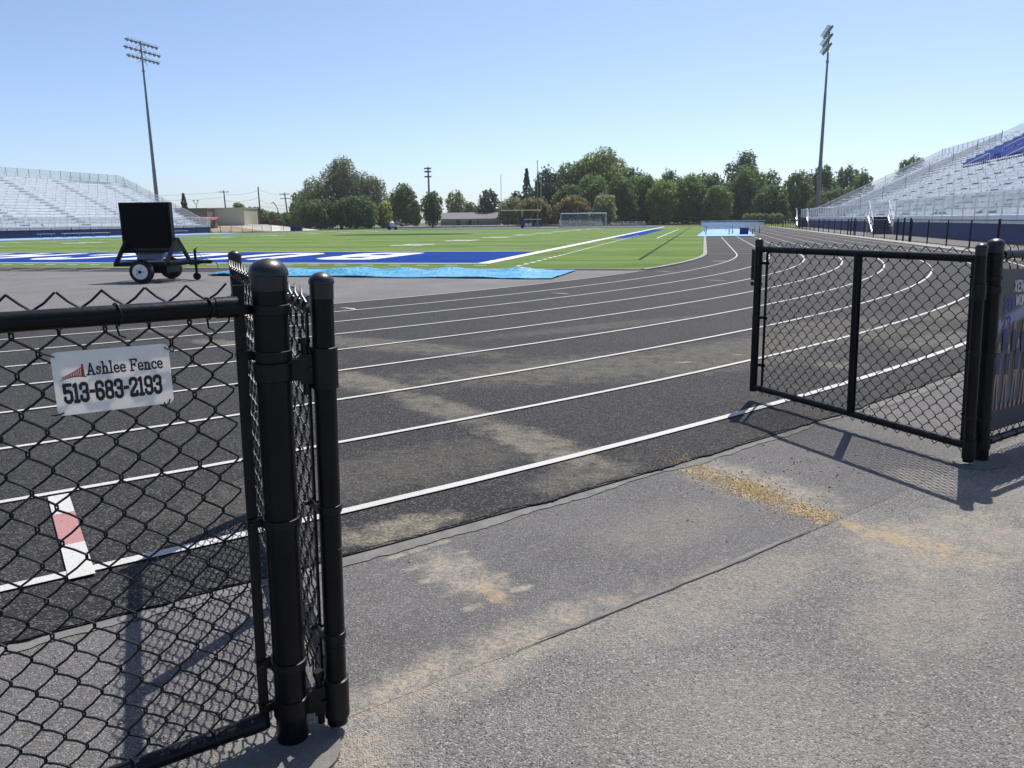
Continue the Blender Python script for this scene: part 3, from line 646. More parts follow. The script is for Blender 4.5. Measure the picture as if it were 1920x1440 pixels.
for z in (.50,.235):
    p = MB(); p.lathe(WG1(0,z), [(.0262,-.002),(.0275,-.0015),(.0275,.0015),(.0262,.002)], 26); p.build('stile_sleeve', M['bracket'], g1, True)
# latch of the right gate leaf
p = MB(); L2 = 1.655
p.bar(WG2(L2+.040,.86,-.0), WG2(L2+.040,1.075,-.0), .012, .05, up=(*(-RD),0)); p.lathe(WG2(L2,.835), [(.027,-.014),(.031,-.012),(.031,.012),(.027,.014)], 24)
p.bar(WG2(L2+.02,.835), WG2(L2+.055,.835), .03, .026); p.bar(WG2(L2+.0,1.05), WG2(L2+.05,1.065), .03, .02); p.bar(WG2(L2+.0,.90), WG2(L2+.05,.90), .03, .02)
p.build('latch', M['bracket'], g2, True)
p = MB(); p.bar(WG1(1.74,.80), WG1(1.74,1.02), .012, .05, up=(*(-LD),0)); p.bar(WG1(1.70,.82), WG1(1.75,.82), .03, .024); p.build('latch', M['bracket'], g1, True)
# concrete footings
for (x, y, rx, ry, nm) in ((-.965,1.47,.15,.13,'left gate post'), (1.50,4.44,.20,.11,'right gate post')):
    b = MB(); pts = []
    for k in range(40):
        a = 2*math.pi*k/40; rj = 1+.035*math.sin(3*a+1)+.02*math.sin(7*a); q = np.array([rx*math.cos(a), ry*math.sin(a)])*rj
        c_, s_ = math.cos(TDIR), math.sin(TDIR); pts.append((x+q[0]*c_-q[1]*s_, y+q[0]*s_+q[1]*c_, .003))
    pts = [(q_[0],q_[1],-.0018) for q_ in pts]; b.add(pts+[(p_[0], p_[1], -.03) for p_ in pts], [tuple(range(40))]+[(k, (k+1)%40, 40+(k+1)%40, 40+k) for k in range(40)])
    tag(b.build('footing', M['dull_concrete']), 'worn concrete footing set flush in the asphalt under the '+nm, 'footing', 'concrete footings under the gate posts')

# sign on the left fence
u_s = np.array([.675,.738,0]); v_s = np.array([0,0,1.]); so = np.array([*WL(.430,.914)])
nrmS = np.array([.738,-.675,0.])     # towards the camera
tilt = -.010
def SP(u, v, o=0.): return so + u_s*u + np.array([0,0,v+u*tilt]) + nrmS*(.012+o)
SW, SH = .217, .129
def rounded(w, h, r, n=6):
    pts = []
    for cx, cy, a in ((w-r,r,-90),(w-r,h-r,0),(r,h-r,90),(r,r,180)):
        for i in range(n+1): q = R(a+90*i/n); pts.append((cx+r*math.cos(q), cy+r*math.sin(q)))
    return pts
sg = empty('sign', (0,0,0), 0, 'small white rounded sign with a phone number wired to the left fence', 'sign')
b = MB(); pr = rounded(SW, SH, .011); n = len(pr)
b.add([SP(u,v,0) for u, v in pr]+[SP(u,v,.0022) for u, v in pr], [tuple(range(n-1,-1,-1)), tuple(range(n,2*n))]+[(i,(i+1)%n,n+(i+1)%n,n+i) for i in range(n)])
b.build('plate', M['sign'], sg)
b = MB(); text_mb(b, 'Ashlee Fence', lambda u, v: SP(.0585+u, .0775+v, .0034), .0262, xscale=.90, th=.135, res=.022, track=.0); 
text_mb(b, '513-683-2193', lambda u, v: SP(.0135+u, .0235+v, .0034), .0415, xscale=.735, th=.185, res=.018, track=.008); b.build('lettering', M['ink'], sg)
b = MB()   # fence emblem: fanned pickets over a sweep
for i in range(11):
    f0 = i/11; x0 = .0165+.036*f0; x1 = x0+.0022; y0 = .0745+.0040*math.sin(math.pi*f0*.7); y1 = .078+.019*f0**1.2
    b.add([SP(x0,y0,.0032),SP(x1,y0,.0032),SP(x1,y1,.0032),SP(x0,y1,.0032)], [(0,1,2,3)])
b.add([SP(.050,.0765,.0038),SP(.0555,.0765,.0038),SP(.0545,.1015,.0038),SP(.051,.1015,.0038)], [(0,1,2,3)])
for i in range(16):
    f0, f1 = i/16, (i+1)/16; ya, yb = .0765+.0205*f0**1.2, .0765+.0205*f1**1.2
    b.add([SP(.0145+.040*f0,ya,.0036),SP(.0145+.040*f1,yb,.0036),SP(.0145+.040*f1,yb+.0014,.0036),SP(.0145+.040*f0,ya+.0014,.0036)], [(0,1,2,3)])
b.build('emblem', M['logo_red'], sg)
b = MB()
for i in range(16):
    f0, f1 = i/16, (i+1)/16; ya, yb = .0705+.0062*math.sin(math.pi*(f0*.8)), .0705+.0062*math.sin(math.pi*(f1*.8))
    b.add([SP(.011+.047*f0,ya,.0040),SP(.011+.047*f1,yb,.0040),SP(.011+.047*f1,yb+.0012+.0012*f1,.0040),SP(.011+.047*f0,ya+.0012+.0012*f0,.0040)], [(0,1,2,3)])
b.build('emblem_sweep', M['ink'], sg)
for u, v, du, dv in ((.006,SH-.009,-.018,.008),(SW-.008,SH-.008,.016,-.010),(.010,.006,-.018,-.004),(SW-.008,.008,-.010,-.014)):
    b = MB(); b.tube([SP(u,v,-.004), SP(u,v,.004), SP(u+du*.4,v+dv*.5,.006), SP(u+du,v+dv,.001), SP(u+du*1.1,v+dv*1.3,-.012)], .0014, 6); b.tube([SP(u+du,v+dv,.002), SP(u+du*1.2,v+dv*.3,.004)], .0013, 6)
    b.build('wire_tie', M['wire'], sg, True)

# banner on the right fence
bd = np.array([.675,.738,0])
def BP(u, v, o=0.):
    wv = .008*math.sin(u*6+v*4)+.006*math.sin(v*11+u*2)
    top = 1.015-.02*abs(math.sin(u*3.3)); 
    q = WR(.075+u, .115+v*(top-.115)/.9, .030+wv*.25-o*.5); return q
def banner_mat():
    m = bpy.data.materials.new('banner_print'); m.use_nodes = True; g = NT(m)
    uvn = g.new('ShaderNodeUVMap'); sx = g.new('ShaderNodeSeparateXYZ'); g.L.new(uvn.outputs[0], sx.inputs[0])
    c = g.mix(g.ramp(g.noise(3, 5, .6, uvn.outputs[0]), .35, .65), (.055,.062,.05), (.085,.095,.08))
    sw = g.math('SUBTRACT', sx.outputs[1], g.math('ADD', .565, g.math('MULTIPLY', sx.outputs[0], .30)))
    k = g.ramp(g.math('ABSOLUTE', sw), .02, .05, 1, 0); c = g.mix(k, c, (.26,.27,.36))
    lo = g.ramp(sx.outputs[1], .0, .40, 1, 0); lo = g.math('MULTIPLY', lo, g.ramp(g.noise(4, 5, .6, uvn.outputs[0]), .35, .7)); c = g.mix(lo, c, (.20,.26,.40))
    c = g.mix(g.ramp(g.math('ADD', g.math('MULTIPLY', sx.outputs[1], 1.0), g.math('MULTIPLY', g.noise(5, 4, .5, uvn.outputs[0]), .2)), .20, .27, 1, 0), c, (.035,.04,.05))
    g.L.new(c, g.b.inputs['Base Color']); g.b.inputs['Roughness'].default_value = .5; return m
bn = empty('banner', (0,0,0), 0, 'dark printed team banner hung along the right fence', 'banner')
b = MB(); nu, nv = 60, 30; uvs = []
for i in range(nu+1):
    for j in range(nv+1): b.v.append(tuple(BP(2.6*i/nu, .9*j/nv))); uvs.append((2.6*i/nu, .9*j/nv))
b.n = len(b.v)
for i in range(nu):
    for j in range(nv): a = i*(nv+1)+j; b.f.append((a, a+nv+1, a+nv+2, a+1))
b.build('print', banner_mat(), bn, True, uv=uvs)
M['print_white'] = mat('print_white', (.55,.55,.55), .5); M['print_violet'] = mat('print_violet', (.06,.055,.30), .5); M['print_skin'] = mat('print_skin', (.34,.20,.15), .5)
M['print_hair'] = mat('print_hair', (.20,.12,.07), .5, var=.5, scale=14); M['print_navy'] = mat('print_navy', (.02,.035,.13), .5)
b = MB(); text_mb(b, '20', lambda u, v: BP(.115+u, .665+v, .004), .090, .95, .14, .03); text_mb(b, '23', lambda u, v: BP(.110+u, .555+v, .004), .090, .95, .14, .03); b.build('year_print', M['print_violet'], bn)
b = MB(); text_mb(b, 'XENIA', lambda u, v: BP(.205+u, .775+v, .004), .065, .85, .2, .04); text_mb(b, 'WOMENS', lambda u, v: BP(.235+u, .700+v, .004), .060, .8, .2, .04); b.build('title_print', M['print_white'], bn)
GL['I'] = (.30, [[(.15,.06),(.15,.94)]])
def ell(mb, cu, cv, ru, rv, o, n=14): mb.poly([BP(cu+ru*math.cos(2*math.pi*k/n), cv+rv*math.sin(2*math.pi*k/n), o) for k in range(n)])
hair, skin, shirt = MB(), MB(), MB()
def bq(mb, o, *uv): mb.poly([BP(u, v, o) for u, v in uv])
for i in range(24):
    row = i % 2; cu = .10+.050*i; hv = .475+.115*row+.012*math.sin(i*2.1); e = .0001*i; o1, o2, o3 = .003+e, .006+e, .009+e
    ell(hair, cu, hv-.025, .020, .052, o1); ell(skin, cu, hv+.004, .0125, .024, o2)
    bq(shirt, o3, (cu-.017,hv-.15), (cu+.017,hv-.15), (cu+.022,hv-.045), (cu+.008,hv-.030), (cu-.008,hv-.030), (cu-.022,hv-.045))
    if not row:
        for s_ in (-1,1):
            bq(skin, o2, (cu+s_*.020,hv-.055), (cu+s_*.026,hv-.060), (cu+s_*.034,hv-.155), (cu+s_*.028,hv-.158)); bq(skin, o2, (cu+s_*.028,hv-.150), (cu+s_*.034,hv-.155), (cu+s_*.020,hv-.200), (cu+s_*.014,hv-.195))
            bq(skin, o2+.0004, (cu+s_*.021-.005,.145), (cu+s_*.021+.005,.145), (cu+s_*.009+.009,hv-.15), (cu+s_*.009-.009,hv-.15)); ell(skin, cu+s_*.024, .135, .013, .020, o3)
hair.build('hair_print', M['print_hair'], bn); skin.build('skin_print', M['print_skin'], bn); shirt.build('shirt_print', M['print_navy'], bn)

# small stones, rubber crumbs and sand grains lying about
def grains(name, m, n, spots, smin, smax, label, cat):
    V = []
    for i in range(n):
        x, y, rx, ry, ang = spots[rng.integers(len(spots))]
        q = rng.normal(size=2)*np.array([rx, ry])*.5; c_, s_ = math.cos(ang), math.sin(ang)
        p = np.array([x+q[0]*c_-q[1]*s_, y+q[0]*s_+q[1]*c_, .0]); s = smin+(smax-smin)*rng.random()**3
        rad = math.hypot(p[0]-CX, p[1]-CY0); p[2] = .004 if rad < 41.2 else (-.010 if rad < 42.14 else -.02)
        d = rng.normal(size=(6,3))*.15; o6 = np.array([(1,0,0),(0,1,0),(-1,0,0),(0,-1,0),(0,0,.8),(0,0,-.5)])+d
        o6 = o6*s+p+np.array([0,0,s*.4])
        for a, b2, c3 in ((0,1,4),(1,2,4),(2,3,4),(3,0,4),(1,0,5),(2,1,5),(3,2,5),(0,3,5)): V.append([o6[a], o6[b2], o6[c3], o6[c3]])
    V = np.array(V); mb = MB()
    mb.v = [tuple(v) for v in V[:, :3].reshape(-1,3)]; mb.f = [(3*i,3*i+1,3*i+2) for i in range(len(V))]; mb.n = len(mb.v)
    tag(mb.build(name, m), label, cat, kind='stuff')
grains('sand_grains', M['grain'], 7000, [(-.0,3.98,.26,.13,-.9),(.3,3.7,.75,.34,-.9),(.28,3.72,.30,.16,-1.0),(.52,3.45,.22,.12,-.9),(.52,3.45,.26,.12,-.9),(.77,3.25,.22,.08,-.8),(.28,3.72,.2,.1,-1.),(.28,3.72,.3,.1,-1.),(.1,3.85,.3,.1,-1.),(.3,3.7,.2,.1,-1.)], .0010, .0055, 'loose tan sand and grit spilled across the path', 'sand')
grains('gravel', M['pebble'], 420, [(-1.9,1.9,.9,.5,TDIR),(-1.5,1.6,.6,.5,TDIR),(.3,3.9,.9,.4,TDIR),(0,6,3,2,TDIR)], .0015, .007, 'scattered pale pebbles lying on the asphalt and the track', 'gravel')
grains('rubber_crumbs', M['crumb'], 160, [(.3,3.9,.8,.5,TDIR),(.5,4.1,.6,.3,TDIR)], .002, .006, 'black rubber crumbs lying on the asphalt near the spilled sand', 'rubber crumbs')

# ---------------------------------------------------------------- far fences on the oval
def oval_pt(rad, s):
    """point on the outer fence line, s metres from the start of the right straight going up-field"""
    L = CY1-CY0; A = math.pi*rad
    if s < 0: a = s/rad; return (CX+rad*math.cos(a), CY0+rad*math.sin(a))
    if s < L: return (CX+rad, CY0+s)
    s -= L
    if s < A: a = s/rad; return (CX+rad*math.cos(a), CY1+rad*math.sin(a))
    s -= A; return (CX-rad, CY1-s)
def far_fence(s0, s1, label, h=1.1, step=3.0, rad=42.2, extra=()):
    root = empty('chain_link_fence', (*oval_pt(rad, s0), 0), 0, label, 'fence', 'black chain link fences round the track'); ox, oy, _ = root.location
    n = int((s1-s0)/step)
    for i in range(n+1):
        x, y = oval_pt(rad, s0+i*step); p = MB(); r_ = .03 if i % 5 else .045; p.tube([(x-ox,y-oy,-.05),(x-ox,y-oy,h+(.05 if i%5==0 else 0))], r_, 8)
        if i < 100: p.build('post', M['black'], root)
    for e in extra:
        x, y = oval_pt(rad, e); p = MB(); p.tube([(x-ox,y-oy,-.05),(x-ox,y-oy,h+.1)], .045, 8); p.build('gate_post', M['black'], root)
    pts = [oval_pt(rad, s0+(s1-s0)*i/160) for i in range(161)]
    p = MB(); p.tube([(x-ox,y-oy,h) for x, y in pts], .021, 6); p.build('top_rail', M['black'], root)
    p = MB(); p.tube([(x-ox,y-oy,.06) for x, y in pts], .018, 6); p.build('bottom_rail', M['black'], root)
    p = MB(); uv = []
    for i, (x, y) in enumerate(pts):
        p.v += [(x-ox,y-oy,.03),(x-ox,y-oy,h+.03)]; s = (s1-s0)*i/160; uv += [(s,0),(s,h)]
    p.n = len(p.v); p.f = [(2*i,2*i+2,2*i+3,2*i+1) for i in range(160)]; p.build('wire_mesh', M['far_mesh'], root, uv=uv)
far_fence(-14, 96, 'black chain link fence along the right straight in front of the right grandstand', extra=(13.3,14.6,28.5,29.8,80))
far_fence(97, 97+130, 'black chain link fence curving round the far bend before the grass', h=1.15)
far_fence(230, 322, 'black chain link fence along the left straight in front of the left grandstand')

# ---------------------------------------------------------------- grandstands
def grandstand(name, Xf, sg_, Y0, Y1, nrows, aisles, label, blue=None, front_z=1.25, rise=.375, run=.77, stairs=(), walk=1.6):
    root = empty(name, (Xf, (Y0+Y1)/2, 0), 0, label, 'grandstand'); ox, oy = Xf, (Y0+Y1)/2
    X = lambda v: sg_*v                      # distance behind the front face
    def bx(mb, a, b2, y0, y1, z0, z1): x0, x1 = sorted((X(a), X(b2))); mb.box(x0, x1, y0-oy, y1-oy, z0, z1)
    # navy skirt of lapped boards, split round the stair openings
    segs = []; y = Y0
    for s_ in sorted(stairs): segs.append((y, s_-1.0)); y = s_+1.0
    segs.append((y, Y1))
    for a, c in segs:
        m = MB()
        for k in range(6): z = .04+k*.14; m.add([(X(.0),a-oy,z),(X(.0),c-oy,z),(X(.028),c-oy,z+.14),(X(.028),a-oy,z+.14)], [(0,1,2,3)]); m.add([(X(.028),a-oy,z+.14),(X(.028),c-oy,z+.14),(X(.0),c-oy,z+.14),(X(.0),a-oy,z+.14)], [(0,1,2,3)])
        bx(m, .035, .07, a, c, .03, .88); m.build('skirt', M['navy'], root)
    m = MB(); bx(m, -.03, .05, Y0, Y1, .90, front_z+.02); m.build('fascia', M['alu'], root)
    m = MB(); bx(m, .06, walk, Y0, Y1, front_z-.08, front_z); m.build('walkway', M['alu'], root)
    # front guard rail
    gz = front_z+1.14; ys = np.arange(Y0, Y1+.01, 1.9)
    for i, y in enumerate(ys):
        if any(abs(y-s_) < 1.0 for s_ in stairs) or i >= 100: continue
        m = MB(); bx(m, -.06, -.0, y-.035, y+.035, .95, gz); m.build('guard_post', M['alu'], root)
    for a, c in segs:
        m = MB(); m.tube([(X(-.03),a-oy,gz),(X(-.03),c-oy,gz)], .028, 8); m.build('guard_rail', M['alu_bright'], root)
        m = MB(); m.tube([(X(-.03),a-oy,front_z+.10),(X(-.03),c-oy,front_z+.10)], .02, 8); m.build('lower_rail', M['alu_bright'], root)
        m = MB(); m.v = [(X(-.01),a-oy,front_z+.08),(X(-.01),c-oy,front_z+.08),(X(-.01),c-oy,gz),(X(-.01),a-oy,gz)]; m.f = [(0,1,2,3)]; m.n = 4
        m.build('guard_mesh', M['alu_mesh'], root, uv=[(0,0),(c-a,0),(c-a,1.1),(0,1.1)])
    # seat rows, cut by the aisles
    ab = sorted(aisles); spans = []; y = Y0
    for a in ab: spans.append((y, a-.7)); y = a+.7
    spans.append((y, Y1))
    brk = MB()
    for i in range(nrows):
        z = front_z+.12+i*rise; x = walk+i*run; m = MB()
        bx(m, x+.30, x+run+.06, Y0, Y1, z-.045, z)          # foot board runs through
        bx(m, x+.012, x+.03, Y0, Y1, z-rise+.03, z-.05)     # riser
        for a, c in spans:
            if blue and blue[0] <= i <= blue[1] and (c <= blue[2]+.1): continue
            bx(m, x+.06, x+.31, a+.05, c-.05, z+.385, z+.425)
        m.build('bench_row', M['alu'], root)
        for a, c in spans:
            if blue and blue[0] <= i <= blue[1] and (c <= blue[2]+.1): continue
            for yb in np.arange(a+.35+(i%2)*.915, c-.3, 1.83): bx(brk, x+.035, x+.07, yb-.06, yb+.06, z+.25, z+.375)
    tag(brk.build('seat_brackets', M['seat_leg'], root), kind='stuff')
    if blue:
        near = []
        def chair(m, i, yb):
            z = front_z+.12+i*rise; x = walk+i*run
            bx(m, x+.06, x+.44, yb, yb+.46, z+.40, z+.45); m.add([(X(x+.42),yb-oy,z+.42),(X(x+.42),yb+.46-oy,z+.42),(X(x+.54),yb+.43-oy,z+.84),(X(x+.54),yb+.03-oy,z+.84),(X(x+.46),yb-oy,z+.42),(X(x+.46),yb+.46-oy,z+.42),(X(x+.58),yb+.43-oy,z+.84),(X(x+.58),yb+.03-oy,z+.84)], [(0,1,2,3),(4,5,6,7),(0,1,5,4),(1,2,6,5),(2,3,7,6),(3,0,4,7)])
            bx(m, x+.2, x+.3, yb+.2, yb+.26, z, z+.40)
        for i in range(blue[0], blue[1]+1):
            for yb in np.arange(max(Y0, blue[2]-38), blue[2]-.3, .52):
                if any(abs(yb+.24-q) < .8 for q in ab): continue
                near.append((abs(yb-68)*1.0+i*.3, i, yb))
        near.sort()
        for _, i, yb in near[:100]: m = MB(); chair(m, i, yb); m.build('chair', M['blue_seat'], root)
        m = MB()
        for _, i, yb in near[100:]: chair(m, i, yb)
        tag(m.build('chairs', M['blue_seat'], root), kind='stuff')
    # aisle steps and hand loops
    for ai, a in enumerate(ab):
        m = MB()
        for i in range(nrows):
            z = front_z+.12+i*rise; x = walk+i*run
            bx(m, x-.14, x+.27, a-.66, a+.66, z-rise*.5-.05, z-rise*.5); bx(m, x+.30, x+.36, a-.55, a+.55, z+.002, z+.012)
        m.build('aisle_steps', M['alu_bright'], root)
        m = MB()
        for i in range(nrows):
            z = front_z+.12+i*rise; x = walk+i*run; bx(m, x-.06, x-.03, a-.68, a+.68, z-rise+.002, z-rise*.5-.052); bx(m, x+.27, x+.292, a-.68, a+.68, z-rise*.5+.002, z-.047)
        m.build('step_shade_strips', M['step_shade'], root)  # dark strips below each tread, standing in for the shadow there
        for i in range(1, nrows-2, 4):
            z = front_z+.12+i*rise; x = walk+i*run; h = .88
            m = MB(); m.tube([(X(x),a-oy,z),(X(x+.02),a-oy,z+h*.85),(X(x+.12),a-oy,z+h),(X(x+run*2.6),a-oy,z+h+rise*2.6),(X(x+run*2.8),a-oy,z+h+rise*2.6-.05),(X(x+run*2.85),a-oy,z+rise*2.85)], .022, 7)
            m.tube([(X(x),a-oy,z+h*.5),(X(x+run*2.8),a-oy,z+h*.5+rise*2.75)], .018, 6); m.build('aisle_handrail', M['alu_bright'], root, True)
    # back and end fences
    xt = walk+nrows*run; zt = front_z+.12+(nrows-1)*rise
    m = MB(); bx(m, xt, xt+.05, Y0, Y1, zt-.4, zt+.02); m.build('back_kick', M['alu'], root)
    ys = np.arange(Y0, Y1+.01, 1.9)
    for y in list(ys)[:99]: m = MB(); m.tube([(X(xt),y-oy,zt-.3),(X(xt),y-oy,zt+1.25)], .035, 8); m.build('back_post', M['alu_dark'], root)
    m = MB(); m.tube([(X(xt),Y0-oy,zt+1.25),(X(xt),Y1-oy,zt+1.25)], .026, 8); m.build('back_rail', M['alu_bright'], root)
    m = MB(); m.v = [(X(xt-.01),Y0-oy,zt),(X(xt-.01),Y1-oy,zt),(X(xt-.01),Y1-oy,zt+1.25),(X(xt-.01),Y0-oy,zt+1.25)]; m.f = [(0,1,2,3)]; m.n = 4; m.build('back_mesh', M['alu_mesh'], root, uv=[(0,0),(Y1-Y0,0),(Y1-Y0,1.25),(0,1.25)])
    for ye in (Y0, Y1):
        ex = ye-oy+(.06 if ye == Y1 else -.06)
        m = MB()
        for hh, r_ in ((1.12,.026),(.58,.02)): m.tube([(X(0),ex,front_z+hh),(X(walk),ex,front_z+hh),(X(xt),ex,zt+hh+.1)], r_, 8)
        m.build('end_rail', M['alu_bright'], root)
        for i in range(0, nrows+1, 3):
            z = front_z+.12+i*rise; x = walk+i*run; m = MB(); m.tube([(X(x),ex,z-.35),(X(x),ex,z+1.08)], .028, 8); m.build('end_post', M['alu_dark'], root)
        m = MB(); p0 = (X(walk),ex-.0,front_z); m.v = [(X(0),ex,front_z),(X(walk),ex,front_z),(X(xt),ex,zt),(X(xt),ex,zt+1.2),(X(walk),ex,front_z+1.1),(X(0),ex,front_z+1.1)]; m.f = [(0,1,4,5),(1,2,3,4)]; m.n = 6
        m.build('end_mesh', M['alu_mesh'], root, uv=[(0,0),(walk,0),(xt,7),(xt,8.2),(walk,1.1),(0,1.1)])
        # steel bents under the deck
    for y in np.linspace(Y0+.3, Y1-.3, 9):
        m = MB(); m.bar((X(walk),y-oy,front_z-.15),(X(xt),y-oy,zt-.5), .15, .25)
        for v in (walk+.3, (walk+xt)/2, xt-.3): m.bar((X(v),y-oy,0),(X(v),y-oy,front_z-.15+(v-walk)/(xt-walk)*(zt-.5-front_z+.15)), .16, .16)
        m.build('bent', M['alu_dark'], root)
    # entry stairs up to the walkway
    for s_ in stairs:
        st = MB(); nst = 7
        for k in range(nst):
            z = (k+1)*front_z/nst; y = s_-1.25+k*.29; bx(st, -1.45, -.12, y, y+.31, z-.04, z)
        bx(st, -1.45, .06, s_-1.25+nst*.29, s_+2.0, front_z-.05, front_z-.002)
        so_ = st.build('entry_stairs', M['navy_tread'], root)
        m = MB()
        for k in range(nst): z = k*front_z/nst; y = s_-1.25+k*.29; bx(m, -1.44, -.13, y+.285, y+.30, z+.005, z+front_z/nst-.045)
        m.build('stair_risers', M['navy'], so_)
        for e in (-1.48, -.09):
            ya, yb_ = s_-1.3-oy, s_+.8-oy
            m = MB(); m.bar((X(e),ya,.04),(X(e),yb_,front_z), .05, .2); m.tube([(X(e),ya,.0),(X(e),ya,1.0),(X(e),yb_,gz+.05),(X(e),s_+2.-oy,gz+.05)], .035, 8); m.tube([(X(e),ya,.55),(X(e),yb_,gz-.5)], .03, 8)
            m.tube([(X(e),(ya+yb_)/2,.6),(X(e),(ya+yb_)/2,gz-.6)], .028, 8); m.tube([(X(e),yb_,.0),(X(e),yb_,gz+.05)], .03, 8); m.build('stair_rail', M['alu_bright'], so_)
    return root
grandstand('grandstand', -77.7, -1, 50, 111.6, 19, [59,68.6,78.2,87.9,97.5,107], 'silver bench grandstand with a navy skirt, across the field at the left')
grandstand('grandstand', 13.5, 1, 98.2, 120.2, 21, [103,112.5], 'far end section of the silver grandstand beside the right straight', stairs=(111.5,))
grandstand('grandstand', 13.5, 1, 24, 98.0, 23, [31,40.5,50,59.5,69,78.3,87.8], 'long silver grandstand beside the right straight, with rows of blue chairs', blue=(12,20,87.15), stairs=(63.5,))

# ---------------------------------------------------------------- floodlight towers
def light_tower(px, d, top_y, label, adir, n_arm=3, span=7.2, base_r=.36):
    x, y = cam_xy(px, d); H = z_at(px, top_y, d); root = empty('floodlight_tower', (x, y, 0), 0, label, 'floodlight tower', 'tall floodlight towers beside the field')
    m = MB(); m.tube([(0,0,0),(0,0,H*.34)], [base_r, base_r*.8], 14); m.tube([(0,0,H*.34),(0,0,H*.68)], [base_r*.74, base_r*.55], 14); m.tube([(0,0,H*.68),(0,0,H-.2)], [base_r*.50, base_r*.32], 14); m.tube([(0,0,H-5.0),(0,0,H-4.7)], base_r*.62, 12); m.build('pole', M['pole_steel'], root, True)
    ad = np.array([adir[0], adir[1], 0.]); ad /= np.linalg.norm(ad); fn = np.array([ad[1], -ad[0], 0.])
    c = np.array([CX, 78, 0])-np.array([x, y, 0]); 
    if fn@c < 0: fn = -fn
    for k in range(n_arm):
        z = H-.6-k*1.2; sp = span*(1.0 if k != 1 else 1.12)
        m = MB(); m.bar(-ad*sp/2+[0,0,z], ad*sp/2+[0,0,z], .10, .12); m.bar((0,0,z), tuple(ad*1.2+np.array([0,0,z-.8])), .05, .05); m.bar((0,0,z), tuple(-ad*1.2+np.array([0,0,z-.8])), .05, .05)
        arm = m.build('crossarm', M['pole_steel'], root)
        nl = 8
        for i in range(nl):
            p = ad*(-sp/2+.25+(sp-.5)*i/(nl-1))+fn*.35+np.array([0,0,z-.12]); ax = fn*.72+np.array([0,0,-.70]); ax /= np.linalg.norm(ax)
            l = MB(); l.lathe(p-ax*.30, [(.08,-.12),(.10,.0),(.15,.12),(.26,.30),(.28,.32)], 12, ax); lo = l.build('lamp', M['lamp_body'], arm, True)
            l = MB(); l.lathe(p-ax*.30, [(.24,.31),(.27,.33),(.24,.345)], 12, ax)
            l.bar(tuple(p+np.array([0,0,.36])), tuple(p+fn*.55+np.array([0,0,.26])), .48, .02); l.build('lamp_lens', M['lamp_glass'], arm, True)
    return root
light_tower(299, 135, 74, 'tall floodlight tower behind the left grandstand, lamp rows seen broadside', (.02,1))
light_tower(1531.5, 125, 52, 'tall floodlight tower past the right grandstand, lamp rows seen end-on', (0,1))
x, y = cam_xy(806, 230); H = z_at(806, 313, 230)
rt = empty('floodlight_tower', (x, y, 0), 0, 'small distant floodlight pole rising behind the oval tree', 'floodlight tower')
m = MB(); m.tube([(0,0,0),(0,0,H)], [.4,.22], 10); m.build('pole', M['pole_steel'], rt)
for z in (H-.3, H-2.6, H-1.2):
    m = MB(); m.bar((-.9,0,z),(.9,0,z), .15, .15)
    for u in (-.8,-.3,.3,.8): m.lathe((u,-.2,z+.1), [(.1,0),(.28,.35),(.3,.4)], 8, (0,-.6,-.5))
    m.build('lamp_rack', M['lamp_body'], rt)

# ---------------------------------------------------------------- variable message trailer
tr = empty('message_board_trailer', (*(np.array(r0[:2])*-8.34+np.array([-math.sin(YAW), math.cos(YAW)])*18.2), .004), YAW, 'black message board trailer with white wheels parked on the asphalt before the field', 'trailer')
m = MB(); m.box(-.65,.51,-.09,.07,.74,1.80); m.build('screen_case', M['trailer'], tr)
m = MB(); m.box(-.62,.48,-.105,-.091,.77,1.77); m.build('screen', M['screen'], tr)
m = MB(); m.box(-.56,.56,-.06,.04,.66,.735); m.build('cross_beam', M['trailer'], tr)
for sx_ in (-.57,.57):
    m = MB(); m.bar((sx_,-.04,.96),(sx_-.02,-.66,.40), .07, .07); m.bar((sx_,.04,.96),(sx_-.02,.66,.45), .07, .07)
    m.add([(sx_-.02,-.30,.66),(sx_-.02,.30,.66),(sx_-.02,.08,1.0),(sx_-.02,-.08,1.0),(sx_+.02,-.30,.66),(sx_+.02,.30,.66),(sx_+.02,.08,1.0),(sx_+.02,-.08,1.0)], [(0,1,2,3),(7,6,5,4),(0,4,5,1),(1,5,6,2),(2,6,7,3),(3,7,4,0)])
    m.build('support_frame', M['trailer'], tr)
m = MB()
for y_ in (-.62,.62): m.bar((-.62,y_,.42),(.62,y_,.42), .06, .09)
for x_ in (-.62,-.1,.4,.62): m.bar((x_,-.62,.42),(x_,.62,.42), .06, .08)
m.bar((.60,-.60,.41),(1.05,.10,.42), .05, .07); m.bar((.60,.60,.41),(1.05,.10,.42), .05, .07); m.bar((.3,.10,.42),(1.30,.10,.43), .07, .07); m.bar((0,-.66,.27),(0,.66,.27), .06, .06)
m.build('chassis', M['trailer'], tr)
m = MB(); m.box(-.30,.42,-.34,.34,.20,.455); m.build('battery_box', M['trailer'], tr)
m = MB(); m.add([(-.27,-.30,.46),(.30,-.30,.46),(.24,.30,.86),(-.42,.30,.86),(-.27,-.27,.43),(.30,-.27,.43),(.24,.33,.83),(-.42,.33,.83)], [(0,1,2,3),(7,6,5,4),(0,4,5,1),(1,5,6,2),(2,6,7,3),(3,7,4,0)]); sp_ = m.build('solar_panel', M['solar'], tr)
m = MB()
for a, c in (((-.27,-.305,.463),(.30,-.305,.463)),((.30,-.305,.463),(.24,.30,.865)),((.24,.30,.865),(-.42,.30,.865)),((-.42,.30,.865),(-.27,-.305,.463))): m.bar(a, c, .02, .02)
m.build('panel_frame', M['alu_bright'], sp_)
